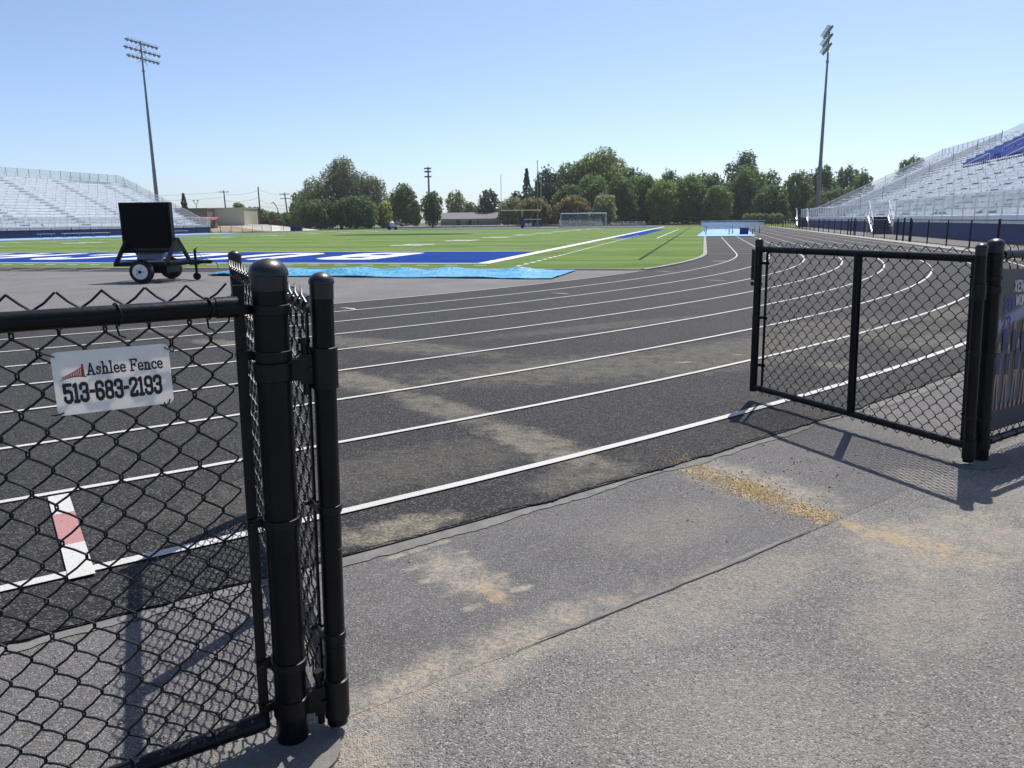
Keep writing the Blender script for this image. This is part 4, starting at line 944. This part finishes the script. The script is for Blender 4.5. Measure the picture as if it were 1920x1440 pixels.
for y_ in (-.76,.76):
    s_ = -1 if y_ < 0 else 1
    w = MB(); w.lathe((.04,y_,.26), [(.165,-.085*s_),(.235,-.085*s_),(.256,-.06*s_),(.26,0),(.256,.06*s_),(.235,.085*s_),(.165,.085*s_)], 30, (0,1,0)); wo = w.build('wheel', M['tyre'], tr, True)
    w = MB(); w.lathe((.04,y_,.26), [(.165,.02*s_),(.170,.090*s_),(.160,.098*s_),(.148,.090*s_),(.110,.096*s_),(.060,.088*s_)], 30, (0,1,0)); w.build('rim', M['white'], wo, True)
    w = MB(); w.lathe((.04,y_,.26), [(.034,.08*s_),(.034,.118*s_),(.026,.126*s_)], 14, (0,1,0))
    for q in range(5): w.lathe((.04+.085*math.cos(q*1.2566),y_,.26+.085*math.sin(q*1.2566)), [(.010,.08*s_),(.010,.104*s_)], 8, (0,1,0))
    w.build('hub', M['trailer'], wo, True)
    f = MB(); f.add([(-.24,y_-.1,.52),(.32,y_-.1,.52),(.32,y_+.1,.52),(-.24,y_+.1,.52),(-.24,y_-.1,.535),(.32,y_-.1,.535),(.32,y_+.1,.535),(-.24,y_+.1,.535)], [(3,2,1,0),(4,5,6,7),(0,1,5,4),(1,2,6,5),(2,3,7,6),(3,0,4,7)]); f.build('mudguard', M['trailer'], tr)
m = MB(); m.tube([(.90,.16,.14),(.90,.16,.72)], .03, 10); m.bar((.80,.10,.42),(.98,.10,.42), .14, .12); m.lathe((.90,.16,.09), [(.03,-.025),(.088,-.022),(.092,0),(.088,.022),(.03,.025)], 16, (0,1,0)); m.bar((.90,.16,.70),(.96,.16,.76), .02, .02); m.build('jack_stand', M['trailer'], tr, True)
m = MB(); m.tube([(1.30,.10,.43),(1.42,.08,.40),(1.46,.06,.25)], .008, 6); m.tube([(.92,.14,.70),(1.1,.12,.5),(1.28,.12,.46)], .006, 5); m.build('cable', M['tyre'], tr)

# ---------------------------------------------------------------- tarps, mats, benches
def tarp(name, corners, m_, label, amp=.03, z=.05, nx=90, ny=30, thick=.0, seed=0, kind='t'):
    a, b2, c, d = [np.array(q, float) for q in corners]; mb = MB(); r_ = np.random.default_rng(seed); ph = r_.random(24)*6.28; fr = r_.normal(size=(24,2))*[1.1,2.6]
    for i in range(nx+1):
        for j in range(ny+1):
            u, v = i/nx, j/ny; p = (a*(1-u)+b2*u)*(1-v)+(d*(1-u)+c*u)*v
            h = sum(math.sin(fr[k,0]*p[0]*1.5+fr[k,1]*p[1]*1.5+ph[k])/(1+.25*k) for k in range(24)); h = abs(h)**1.3*amp*.35
            e = min(u, 1-u, v, 1-v); h *= min(1, .25+e*9)
            w = np.array([math.sin(u*23+ph[0])*.03+math.sin(u*51)*.02, math.sin(u*17+ph[1])*.05+math.sin(u*41+ph[2])*.03])*(1 if amp > .02 else .2)*(1 if min(v,1-v) < .02 else .4)
            mb.v.append((p[0]+w[0], p[1]+w[1], z+h))
    mb.n = len(mb.v)
    for i in range(nx):
        for j in range(ny): q = i*(ny+1)+j; mb.f.append((q, q+ny+1, q+ny+2, q+1))
    o = mb.build(name, m_, smooth=True); 
    md = o.modifiers.new('thick', 'SOLIDIFY'); md.thickness = .012 if amp > .02 else .05; md.offset = -1
    return tag(o, label, 'tarp' if kind == 't' else 'mat')
tarp('tarp', [(-12.25,17.25),(-3.25,16.85),(-3.15,19.75),(-13.1,19.85)], M['tarp'], 'crumpled bright cyan tarp spread on the asphalt in front of the end zone', .075, .03, 180, 60, seed=3)
tarp('track_mat', [(-.55,57.6),(3.65,58.6),(4.7,96),(.1,92)], M['mat_blue'], 'light blue mat covering the inner lanes of the right straight under the benches', .004, .05, 20, 60, seed=5, kind='m')
tarp('track_mat', [(-73.0,52),(-64.6,52),(-64.6,100),(-70.5,104)], M['mat_blue'], 'light blue mat covering the left straight before the left grandstand', .004, .05, 20, 60, seed=6, kind='m')
def bench(x, y, ang, L, label, back=False, shelf=False, group='team benches on the blue mats', z0=.05):
    root = empty('team_bench', (x, y, z0), ang, label, 'bench', group)
    m = MB(); m.box(-L/2,L/2,-.15,.15,.42,.46); m.build('seat', M['bench'], root)
    if back: m = MB(); m.box(-L/2,L/2,.20,.24,.62,.88); m.build('backrest', M['bench'], root)
    if shelf: m = MB(); m.box(-L/2-.1,L/2+.1,.30,.62,1.0,1.04); m.build('shelf', M['bench'], root)
    n = max(2, int(L/1.9)+1)
    for i in range(n):
        u = -L/2+.35+(L-.7)*i/(n-1); m = MB(); m.bar((u,-.3,.03),(u,.5 if shelf else .3,.03), .06, .05); m.bar((u,0,.03),(u,0,.42), .06, .06)
        if back or shelf: m.bar((u,.24,.03),(u,.26,1.0 if shelf else .86), .05, .05)
        m.build('leg', M['alu_dark'], root)
    return root
bench(1.9, 63.5, R(2), 4.2, 'long silver bench without a back, nearest on the right blue mat')
bench(2.3, 67.5, R(2), 5.0, 'silver bench with a shelf behind it, second on the right blue mat', True, True)
bench(2.3, 76.0, R(1), 5.2, 'silver bench with a backrest, farthest on the right blue mat', True)
bench(2.2, 84.0, R(1), 4.6, 'silver bench without a back, beyond the others on the right blue mat')
bench(-71.0, 72.0, R(72), 1.9, 'short silver bench turned end-on at the left on the far blue mat')
bench(-70.2, 77.0, R(90), 7.2, 'long low silver bench on the far blue mat, left of the message board')
bench(-70.2, 93.0, R(90), 5.0, 'silver bench on the far blue mat, just right of the message board')
bench(-70.0, 103.0, R(90), 5.4, 'silver bench at the right end of the far blue mat')
o = MB(); o.box(-.32,.32,-.22,.22,.0,.42); o.box(-.34,.34,-.24,.24,.42,.50)
cl = o.build('cooler', M['navy']); cl.location = (3.0, 63.0, .055); tag(cl, 'navy blue cooler box under the nearest bench on the right mat', 'cooler')

# ---------------------------------------------------------------- goals and field gear
XM = (XR+XL)/2
gp = empty('goalpost', (XM, YE+FLEN+.9, .01), 0, 'yellow football goalpost with a dark padded stem at the far end line', 'goalpost')
m = MB(); m.tube([(0,.9,0),(0,.9,2.2),(0,.7,2.75),(0,.25,3.0),(0,0,3.05)], .085, 12); m.build('stem', M['yellow'], gp, True)
m = MB(); m.tube([(-3.556,0,3.05),(3.556,0,3.05)], .075, 10); m.build('crossbar', M['yellow'], gp, True)
for s_ in (-1,1): m = MB(); m.tube([(s_*3.556,0,3.05),(s_*3.556,0,9.2)], .05, 10); m.build('upright', M['yellow'], gp, True)
m = MB(); m.tube([(0,.9,.02),(0,.9,1.9)], .26, 12); m.build('pad', M['navy'], gp)
c0 = cam_xy(1052, 134); c1 = cam_xy(1137, 134); sgx = np.linalg.norm(c1-c0)
sgoal = empty('soccer_goal', (*c0, -.12), math.atan2(*(c1-c0)[::-1]), 'white soccer goal standing behind the far end line', 'soccer goal')
m = MB(); m.tube([(0,0,0),(0,0,2.5),(sgx,0,2.5),(sgx,0,0)], .07, 8); m.build('front_frame', M['white_metal'], sgoal)
m = MB()
for u in (0, sgx): m.tube([(u,0,2.5),(u,.9,2.45),(u,2.3,.05),(u,0,.05)], .045, 8)
m.tube([(0,2.3,.05),(sgx,2.3,.05)], .045, 8); m.build('back_frame', M['white_metal'], sgoal)
m = MB(); m.v = [(0,.9,2.45),(sgx,.9,2.45),(sgx,2.3,.05),(0,2.3,.05),(0,0,2.5),(sgx,0,2.5)]; m.f = [(0,1,2,3),(4,5,1,0)]; m.n = 6; m.build('net', M['net'], sgoal, uv=[(0,2.4),(sgx,2.4),(sgx,0),(0,0),(0,3.3),(sgx,3.3)])
def bleacher_small(px0, px1, d, rows, label, group='small bleachers behind the far end line', roof=False):
    a, c = cam_xy(px0, d), cam_xy(px1, d); L = np.linalg.norm(c-a)
    root = empty('bleacher', (*a, -.05), math.atan2(*(c-a)[::-1]), label, 'bleacher', group)
    for i in range(rows):
        m = MB(); m.box(0,L,i*.6,i*.6+.25,.40+i*.22,.44+i*.22); m.box(0,L,i*.6-.3,i*.6-.02,.14+i*.22,.17+i*.22); m.build('bench_row', M['alu_bright'], root)
    for u in np.linspace(.2, L-.2, 5): m = MB(); m.bar((u,-.3,.03),(u,rows*.6,.03), .06, .06); m.bar((u,-.2,.05),(u,rows*.6,.3+rows*.22), .05, .05); m.bar((u,rows*.6,.0),(u,rows*.6,.3+rows*.22+(.8 if roof else 0)), .05, .05); m.build('frame', M['alu_dark'], root)
bleacher_small(1049, 1131, 146, 5, 'low silver bleacher seen through the white soccer goal')
bleacher_small(1148, 1212, 150, 3, 'long low silver bleacher right of the white soccer goal')
a = cam_xy(984, 141)
eq = empty('equipment_rack', (*a, 0), YAW, 'low rack of grey gear with white covers beside the goalpost stem', 'rack')
m = MB(); m.box(-.2,2.9,-.5,.5,.18,.26)
for u in (0,1.3,2.7): m.bar((u,-.4,0),(u,-.4,1.5), .06, .06); m.bar((u,.4,0),(u,.4,1.5), .06, .06)
m.build('frame', M['alu_dark'], eq)
m = MB(); m.box(-.3,3.0,-.5,.5,1.46,1.58); m.build('top_board', M['bench'], eq)
for u in (.3,1.0,2.1): m = MB(); m.lathe((u,0,.30), [(.30,0),(.36,.2),(.30,.45),(.12,.55)], 12); m.build('gear_bag', M['alu_dark'] if u > 1.5 else M['white'], eq, True)
a = cam_xy(736, 139); mc = empty('line_marking_cart', (*a, 0), YAW, 'small white wheeled line marking cart on the far side of the field', 'cart')
m = MB(); m.box(-.75,.75,-.35,.35,.40,.52); m.bar((.6,0,.5),(.9,0,1.15), .05, .05); m.bar((-.6,0,.5),(-.5,0,1.3), .05, .05); m.build('frame', M['alu_dark'], mc)
m = MB(); m.lathe((-.1,0,.52), [(.34,0),(.38,.1),(.38,.7),(.25,.85),(.1,.9)], 14); m.build('tank', M['white'], mc, True)
for u, v in ((-.6,-.4),(-.6,.4),(.5,-.4),(.5,.4)): m = MB(); m.lathe((u,v,.30), [(.12,-.06),(.28,-.06),(.30,0),(.28,.06),(.12,.06)], 14, (0,1,0)); m.build('wheel', M['tyre'], mc, True)
# dark equipment box by the far left fence
a = cam_xy(555, 139); m = MB(); m.box(-.95,.95,-.5,.5,0,.62); m.box(-1.0,1.0,-.55,.55,.62,.74); o = m.build('storage_box', M['navy']); o.location = (*a, 0); o.rotation_euler = (0,0,YAW); tag(o, 'long dark blue storage box at the foot of the far left fence', 'storage box')

# ---------------------------------------------------------------- background buildings, poles, car
def building(px0, px1, d, zb, zt, m_, name, label, roofm, ribs=True, depth=9., gable=0.):
    a, c = cam_xy(px0, d), cam_xy(px1, d); L = np.linalg.norm(c-a); root = empty(name, (*a, 0), math.atan2(*(c-a)[::-1]), label, 'building')
    m = MB(); m.box(0,L,0,depth,zb,zt)
    if ribs:
        for u in np.arange(.15, L-.05, .45): m.box(u-.06,u+.06,-.06,.0-.001,zb,zt-.05)
    m.build('wall', m_, root)
    m = MB()
    if gable: m.add([(-.6,-.6,zt),(L+.6,-.6,zt),(L+.6,depth+.6,zt),(-.6,depth+.6,zt),(-.6,depth/2,zt+gable),(L+.6,depth/2,zt+gable)], [(0,1,5,4),(2,3,4,5),(1,2,5),(3,0,4),(3,2,1,0)])
    else: m.box(-.15,L+.15,-.15,depth,zt+.002,zt+.18)
    m.build('roof', roofm, root); return root, L
bd1, L1 = building(389, 459, 168, .6, z_at(425,391,168), M['tan_metal'], 'shed', 'tan ribbed metal shed beyond the left grandstand end', M['tan_metal'])
bd2, L2_ = building(330, 390, 164, .6, z_at(360,392,164), M['brown_wood'], 'shed', 'brown ribbed shed partly behind the left grandstand', M['brown_wood'])
bd3, L3 = building(826, 938, 205, 0, 1.95, M['wall_grey'], 'house', 'low grey house with a dark pitched roof behind the far fence', M['roof'], False, 16, 1.7)
for u in (4.2,7.2): m = MB(); m.box(u,u+.9,-.05,-.003,.4,1.6); m.build('window', M['glass'], bd3)
m = MB(); m.box(9.6,9.9,-.06,-.003,0,1.9); m.build('downpipe', M['roof'], bd3)
a = cam_xy(382, 150); fs_ = empty('food_stand', (*a, .3), YAW, 'red topped low stand beside the left grandstand end', 'stand'); m = MB(); m.box(-1.4,2.4,-.6,.8,0,1.3); m.build('counter', M['brown_wood'], fs_); m = MB(); m.add([(-1.8,-1.,1.9),(2.8,-1.,1.9),(2.6,1,2.4),(-1.6,1,2.4),(-1.8,-1.,1.75),(2.8,-1.,1.75)], [(0,1,2,3),(0,4,5,1)]); m.build('awning', M['red'], fs_)
a = cam_xy(498, 178); rd = empty('shelter', (*a, 0), YAW, 'low shelter with a red fascia in front of the dark bushes', 'shelter'); m = MB(); m.box(-2.0,2.6,-.5,1.5,2.05,2.35); m.build('roof', M['red'], rd)
for u in (-1.8,.3,2.4): m = MB(); m.bar((u,0,0),(u,0,2.05), .12, .12); m.build('post', M['bark'], rd)
def upole(px, d, top_y, arms, label, lean=0.):
    x, y = cam_xy(px, d); H = z_at(px, top_y, d); root = empty('utility_pole', (x, y, 0), YAW, label, 'utility pole', 'wooden utility poles beyond the left bank')
    m = MB(); m.tube([(0,0,0),(lean*H,0,H)], [.22,.14], 8); m.build('pole', M['wood'], root, True)
    for dz in arms:
        m = MB(); u = lean*(H-dz); m.bar((u-1.3,0,H-dz),(u+1.3,0,H-dz), .14, .14)
        for q in (-1.2,-.6,.6,1.2): m.bar((u+q,0,H-dz),(u+q,0,H-dz+.28), .08, .08)
        m.build('crossarm', M['wood'], root)
    return (x, y, H)
U1 = upole(426, 200, 357, (.4,), 'utility pole with one crossarm rising behind the tan shed', -.02)
U2 = upole(489, 190, 350, (), 'bare topped utility pole, tallest of the three beyond the bank')
U3 = upole(542, 200, 361, (.4,1.5), 'leaning utility pole with two crossarms left of the big willow', -.07)
W_ = empty('power_lines', (0,0,0), 0, 'thin power lines strung between the utility poles over the bank', 'power lines')
for (a, c), dz, sag in (((cam_xy(180,195),U1),1.6,.8),((cam_xy(180,195),U1),.3,.8),((U1,U2),.9,.5),((U1,U2),2.5,.6),((U2,U3),.6,.5),((U2,U3),3.,.6),((cam_xy(180,195),U1),5.0,.8),((U2,cam_xy(640,230)),4.5,.8)):
    za = (a[2] if len(a) > 2 else U1[2])-dz; zc = (c[2] if len(c) > 2 else U2[2])-dz
    pts = [(a[0]+(c[0]-a[0])*t, a[1]+(c[1]-a[1])*t, za+(zc-za)*t-4*sag*t*(1-t)) for t in np.linspace(0,1,17)]
    m = MB(); m.tube(pts, .022, 4); m.build('wire', M['wood'], W_)
x, y = cam_xy(1008, 150); m = MB(); m.tube([(0,0,0),(0,0,z_at(1008,303,150))], [.13,.06], 10); m.lathe((0,0,z_at(1008,303,150)), [(.05,0),(.12,.08),(.12,.16),(.03,.24)], 10); o = m.build('flagpole', M['alu_dark'], smooth=True); o.location = (x, y, 0); tag(o, 'tall bare grey flagpole in front of the dark conifers', 'flagpole')
def lamp_post(px, d, top_y):
    x, y = cam_xy(px, d); H = z_at(px, top_y, d); root = empty('street_lamp', (x, y, 0), YAW, 'small twin globe street lamp above the brown shed roof', 'street lamp'); m = MB(); m.tube([(0,0,0),(0,0,H-.8)], .08, 8); m.tube([(-.45,0,H-.5),(-.3,0,H-.9),(.3,0,H-.9),(.45,0,H-.5)], .04, 6); m.build('pole', M['wood'], root)
    for u in (-.45,.45): m = MB(); m.lathe((u,0,H-.5), [(.08,0),(.24,.2),(.22,.45),(.06,.55)], 10); m.build('globe', M['white'], root, True)
lamp_post(371, 180, 374)
# curved black arm of the sculpture-like lamp left of the willow
x, y = cam_xy(521, 172); m = MB(); m.tube([(.35,0,0),(.35,0,3.2),(.15,0,4.4),(-.25,0,5.3),(-.7,0,5.9)], .09, 8); m.bar((-.7,0,5.9),(-1.1,0,5.7), .25, .12); o = m.build('area_light', M['wood'], smooth=True); o.location = (x, y, 0); o.rotation_euler = (0,0,YAW); tag(o, 'dark curved area light pole left of the big willow', 'light pole')
# car on the road
a = cam_xy(741, 192); car = empty('car', (*a, .27), YAW, 'silver sedan on the road under the dark round tree', 'car')
prof = [(-2.2,.35),(-2.25,.75),(-1.7,.92),(-1.0,1.38),(.25,1.40),(1.0,.98),(2.0,.85),(2.3,.62),(2.25,.32)]
m = MB(); n = len(prof); m.add([(u,-.85,v) for u, v in prof]+[(u,.85,v) for u, v in prof], [tuple(range(n)), tuple(range(2*n-1,n-1,-1))]+[(i+1,i,n+i,n+i+1) for i in range(n-1)]+[(0,n-1,2*n-1,n)]); m.build('body', M['silver'], car, True)
m = MB(); m.add([(-1.25,-.856,.95),(-.92,-.856,1.30),(.2,-.856,1.32),(.75,-.856,.98)], [(3,2,1,0)]); m.build('window', M['glass'], car)
for u in (-1.4,1.45):
    for v in (-.80,.80): m = MB(); m.lathe((u,v,.32), [(.15,-.1),(.30,-.1),(.32,0),(.30,.1),(.15,.1)], 16, (0,1,0)); m.build('wheel', M['tyre'], car, True)

# ---------------------------------------------------------------- trees
def leaf_quads(P, N, size, jitter=.7):
    n = len(P); d = N+rng.normal(size=(n,3))*jitter; d /= np.linalg.norm(d, axis=1)[:,None]+1e-9
    a = np.cross(d, rng.normal(size=(n,3))); a /= np.linalg.norm(a, axis=1)[:,None]+1e-9; b2 = np.cross(d, a)
    s = size*(.55+.9*rng.random(n))[:,None]; asp = (.5+.35*rng.random(n))[:,None]
    return np.stack([P-a*s, P-b2*s*asp, P+a*s, P+b2*s*asp], 1)
def lobe_points(c, r, n, inner=.55):
    v = rng.normal(size=(n,3)); v /= np.linalg.norm(v, axis=1)[:,None]
    k = inner+(1-inner)*rng.random(n)**.5; k *= 1+.14*np.sin(v[:,0]*7+c[0])*np.cos(v[:,2]*6+c[1])+.10*rng.normal(size=n)
    return np.array(c)+v*np.array(r)*k[:,None], v
def tree(kind, px, wpx, top_y, d, leaf, label, name='tree', base=0., group='trees beyond the far fence', dens=1., cat='tree'):
    x, y = cam_xy(px, d); H = z_at(px, top_y, d)-base; Wd = wpx*d/F_PX; root = empty(name, (x, y, base), rng.random()*6.28 if kind != 'willow' else YAW+.35, label, cat, group)
    P, N = [], []; s = .25*(d/180); r_ = Wd/2
    limbs = []
    if kind == 'conifer':
        n = int(950*dens*max(H/10,.5)); h = rng.random(n)**.8; ang = rng.random(n)*6.28; tiers = .82+.18*np.sin(h*H*4.2); rad = r_*(1-h)**.85*tiers*(.55+.5*rng.random(n)**.5)+.1
        P.append(np.stack([rad*np.cos(ang), rad*np.sin(ang), H*(.04+.96*h)-rad*.12], 1)); N.append(np.stack([np.cos(ang)*.4, np.sin(ang)*.4, np.full(n,.9)], 1))
    else:
        shp = dict(round=(.05,.60,13,.42), oval=(.09,.55,10,.44), wide=(.02,.55,22,.34), willow=(.10,.55,26,.26), shrub=(.02,.50,8,.50), ragged=(.03,.55,20,.30))[kind]
        lo, mid, nl, lr = shp; zc = H*(lo+1)/2; hz = H*(1-lo)/2
        L = [((0,0,zc),(r_*.60,r_*.60,hz*.72)), ((0,0,H*.28),(r_*.80,r_*.80,H*.26))]
        for i in range(nl+4):
            a = 2.4*i+rng.random()*.8; q = (i+.5)/(nl+4); zz = -1+2*q; rad = math.sqrt(max(1-zz*zz, .03))
            if zz < .1 and kind in ('wide','ragged','round','shrub'): rad = max(rad, .92)
            k = .60+.16*rng.random()
            c = np.array([r_*k*rad*math.cos(a), r_*k*rad*math.sin(a), zc+hz*(zz*.72)]); rl = r_*lr*(.65+.5*rng.random())
            if kind == 'oval': rl *= .9
            rz = min(rl, hz*.42)*(.8+.35*rng.random())
            if c[2]+rz > H: c[2] = H-rz
            if c[2]-rz < H*lo*.6: c[2] = H*lo*.6+rz
            L.append((c, (rl, rl, rz))); limbs.append(c)
        if kind == 'willow':
            L = []; limbs = []
            for u, v, ru in ((-.70,.36,.24),(-.52,.56,.22),(-.30,.44,.28),(-.12,.72,.24),(.06,.86,.19),(-.02,.58,.28),(.20,.68,.24),(.36,.50,.26),(.55,.62,.22),(.76,.58,.20),(.84,.42,.16),(-.84,.24,.16),(.60,.36,.24),(.05,.34,.30),(-.45,.24,.26),(.40,.22,.26)):
                for q in (-.35,.3): c = np.array([r_*u, r_*q*(1-abs(u)*.6), H*v]); L.append((c, (r_*ru, r_*ru, H*ru*.72))); limbs.append(c)
        for i, (c, rl) in enumerate(L):
            area = (rl[0]*rl[0]+rl[0]*rl[2]*2)*4.2; n = int(min(area/(s*s)*.62*dens, 4200)); n = max(n, 60)
            p, v = lobe_points(c, rl, n, .5 if kind != 'willow' else .2); P.append(p); N.append(v+[0,0,.35])
        # stray sprigs that break the outline
        n = int(260*dens); v = rng.normal(size=(n,3)); v /= np.linalg.norm(v, axis=1)[:,None]
        if kind != 'willow': P.append(np.array([0,0,zc])+v*np.array([r_*.96,r_*.96,hz*.98])*(.86+.14*rng.random(n))[:,None]); N.append(v)
        if kind == 'willow':
            for _ in range(260):
                c, rl = L[rng.integers(len(L))]; a = rng.random()*6.28; t = np.linspace(0,1,26)[:,None]; ln = H*(.10+.16*rng.random())
                p0 = np.array(c)+np.array([rl[0]*math.cos(a)*.95, rl[0]*math.sin(a)*.95, rl[2]*(.2+.4*rng.random())]); P.append(p0+np.concatenate([t*.9*math.cos(a)*.6, t*.9*math.sin(a)*.6, -t*ln], 1)+rng.normal(size=(26,3))*.14); N.append(np.tile([math.cos(a), math.sin(a), .2], (26,1)))
    P = np.concatenate(P); N = np.concatenate(N); ok = P[:,2] > .12; P, N = P[ok], N[ok]
    V = leaf_quads(P, N, s*(1.0 if kind != 'willow' else .72)); quads_mesh('crown', V, LEAF[leaf], root)
    t = MB(); tr_ = max(.10, H*.022); t.tube([(0,0,-.1),(.0,.02,H*.25),(.03*H*.1,.0,H*.55),(0,0,H*.8)], [tr_*1.25, tr_, tr_*.6, tr_*.2], 9)
    for c in limbs[::2][:9]: t.tube([(0,0,H*.22+.05*H*rng.random()), (c[0]*.4, c[1]*.4, c[2]*.62), tuple(c*np.array([.92,.92,1]))], [tr_*.5, tr_*.32, tr_*.1], 6)
    t.build('trunk', M['bark'], root, True); return root
T = [
 ('conifer',349,26,363,185,'conifer','small dark spruce above the brown shed'),
 ('ragged',404,34,396,215,'mid','low leafy tree just left of the first utility pole'),
 ('shrub',430,44,389,205,'olive','rounded olive tree behind the tan shed, below the first utility pole'),
 ('ragged',450,30,377,215,'mid','peaked tree behind the right end of the tan shed'),
 ('wide',478,60,388,200,'dark','dark bushy tree at the foot of the tallest utility pole'),
 ('wide',508,52,397,195,'dark','low dark thicket behind the red fascia shelter'),
 ('ragged',545,46,396,200,'mid','low green thicket at the foot of the leaning utility pole'),
 ('ragged',572,60,352,192,'olive','yellowish green tree at the left edge of the big willow'),
 ('willow',640,168,291,178,'willow','huge spreading grey green willow, biggest tree left of centre'),
 ('wide',600,80,372,168,'dark','dark undergrowth tree below the left half of the big willow'),
 ('wide',668,84,366,168,'dark','dark undergrowth tree below the right half of the big willow'),
 ('shrub',719,36,378,176,'yellow','small yellow green tree at the right foot of the big willow'),
 ('round',756,62,343,205,'dark','dark round topped tree right of the big willow'),
 ('oval',779,26,374,200,'dark','small dark tree tucked against the round topped tree'),
 ('oval',811,42,355,176,'dark','dark oval tree hiding the foot of the distant floodlight pole'),
 ('oval',856,38,354,235,'pale','pale silvery poplar above the low house roof'),
 ('round',882,34,378,240,'mid','low distant tree between the pale poplar and the pine'),
 ('ragged',916,44,352,215,'conifer','blue green pine above the right end of the low house'),
 ('wide',962,54,368,205,'pale','pale green tree behind the goalpost crossbar'),
 ('wide',1000,66,371,168,'rust','bronze tinged tree behind the goalpost, right of its stem'),
 ('conifer',988,36,316,195,'conifer','pointed spruce left of the flagpole'),
 ('ragged',968,30,355,215,'conifer','dark low pine left of the pointed spruce'),
 ('ragged',1024,52,306,195,'conifer','broad dark conifer just right of the flagpole'),
 ('wide',1078,100,300,205,'mid','tall tree forming the left shoulder of the central mass'),
 ('wide',1128,110,275,205,'olive','tallest yellow green tree of the central mass'),
 ('ragged',1180,66,306,212,'dark','dark tree on the right shoulder of the central mass'),
 ('wide',1070,80,345,185,'dark','dark lower tree beneath the left shoulder of the central mass'),
 ('wide',1075,72,366,170,'rust','bronze tinged spreading tree behind the soccer goal'),
 ('round',1110,64,322,186,'mid','green tree in front of the tallest central tree'),
 ('round',1134,46,363,172,'pale','light green tree at the right post of the soccer goal'),
 ('round',1165,62,326,184,'dark','dark domed tree right of the light green tree'),
 ('wide',1205,70,320,190,'mid','green tree right of the dark domed tree in the hedge line'),
 ('round',1254,44,310,225,'dark','dark rounded treetop rising behind the hedge line'),
 ('wide',1245,74,332,184,'olive','yellowish tree below the dark rounded treetop'),
 ('wide',1290,76,324,186,'mid','dense green tree in the middle of the hedge line'),
 ('round',1330,66,318,190,'dark','dark green tree left of the tall dark tree'),
 ('wide',1345,58,345,180,'mid','lower green tree at the right end of the hedge line'),
 ('round',1389,66,275,225,'dark','tallest dark tree right of centre'),
 ('ragged',1400,74,306,196,'mid','green tree below the tallest dark tree'),
 ('oval',1440,54,313,200,'mid','green tree right of the tallest dark tree'),
 ('round',1444,66,344,182,'dark','dark rounded tree in front, above the shrub hedge'),
 ('wide',1492,60,314,190,'mid','green tree left of the right floodlight tower'),
 ('wide',1536,66,303,196,'dark','tall dark tree behind the right floodlight tower'),
 ('ragged',1584,56,304,200,'willow','pale feathery tree right of the right floodlight tower'),
 ('ragged',1612,44,312,192,'mid','small tree at the end of the row, above the grandstand rail'),
 ('wide',1560,90,352,176,'dark','dark low tree behind the far end of the right grandstand'),
 ('wide',1225,110,338,198,'dark','dark understory tree filling the left of the hedge line'),
 ('wide',1300,110,336,200,'mid','understory tree filling the middle of the hedge line'),
 ('wide',1372,100,338,200,'dark','dark understory tree beneath the tallest dark tree'),
 ('wide',1150,100,330,202,'mid','understory tree filling the gap under the central mass'),
 ('wide',1515,100,338,204,'mid','understory tree behind the foot of the right floodlight tower'),
 ('wide',1030,90,345,200,'dark','dark understory tree behind the goalpost uprights'),
 ('round',1700,64,286,215,'dark','dark treetop showing above the right grandstand seats'),
]
for k, px, w, ty, d, lf_, lb in T: tree(k, px, w, ty, d, lf_, lb)
for i, px in enumerate((1400,1412,1424,1436,1448,1460)):
    tree('shrub', px, 14, 400, 160, 'pale', 'pale clipped round shrub in the row beyond the track bend', 'shrub', group='clipped round shrubs in a row', dens=.8, cat='shrub')

# ---------------------------------------------------------------- the summer air
b = MB(); b.box(-805, 705, -205, 905, -1.2, 45); hz_m = bpy.data.materials.new('haze'); hz_m.use_nodes = True; nt = hz_m.node_tree
nt.nodes.remove(nt.nodes['Principled BSDF']); pv = nt.nodes.new('ShaderNodeVolumePrincipled'); pv.inputs['Color'].default_value = (.86,.92,1.,1); pv.inputs['Density'].default_value = .0002; pv.inputs['Anisotropy'].default_value = .3
nt.links.new(pv.outputs[0], nt.nodes['Material Output'].inputs['Volume']); hz = b.build('haze', hz_m); tag(hz, kind='stuff', label='thin summer haze over the whole field', cat='haze')
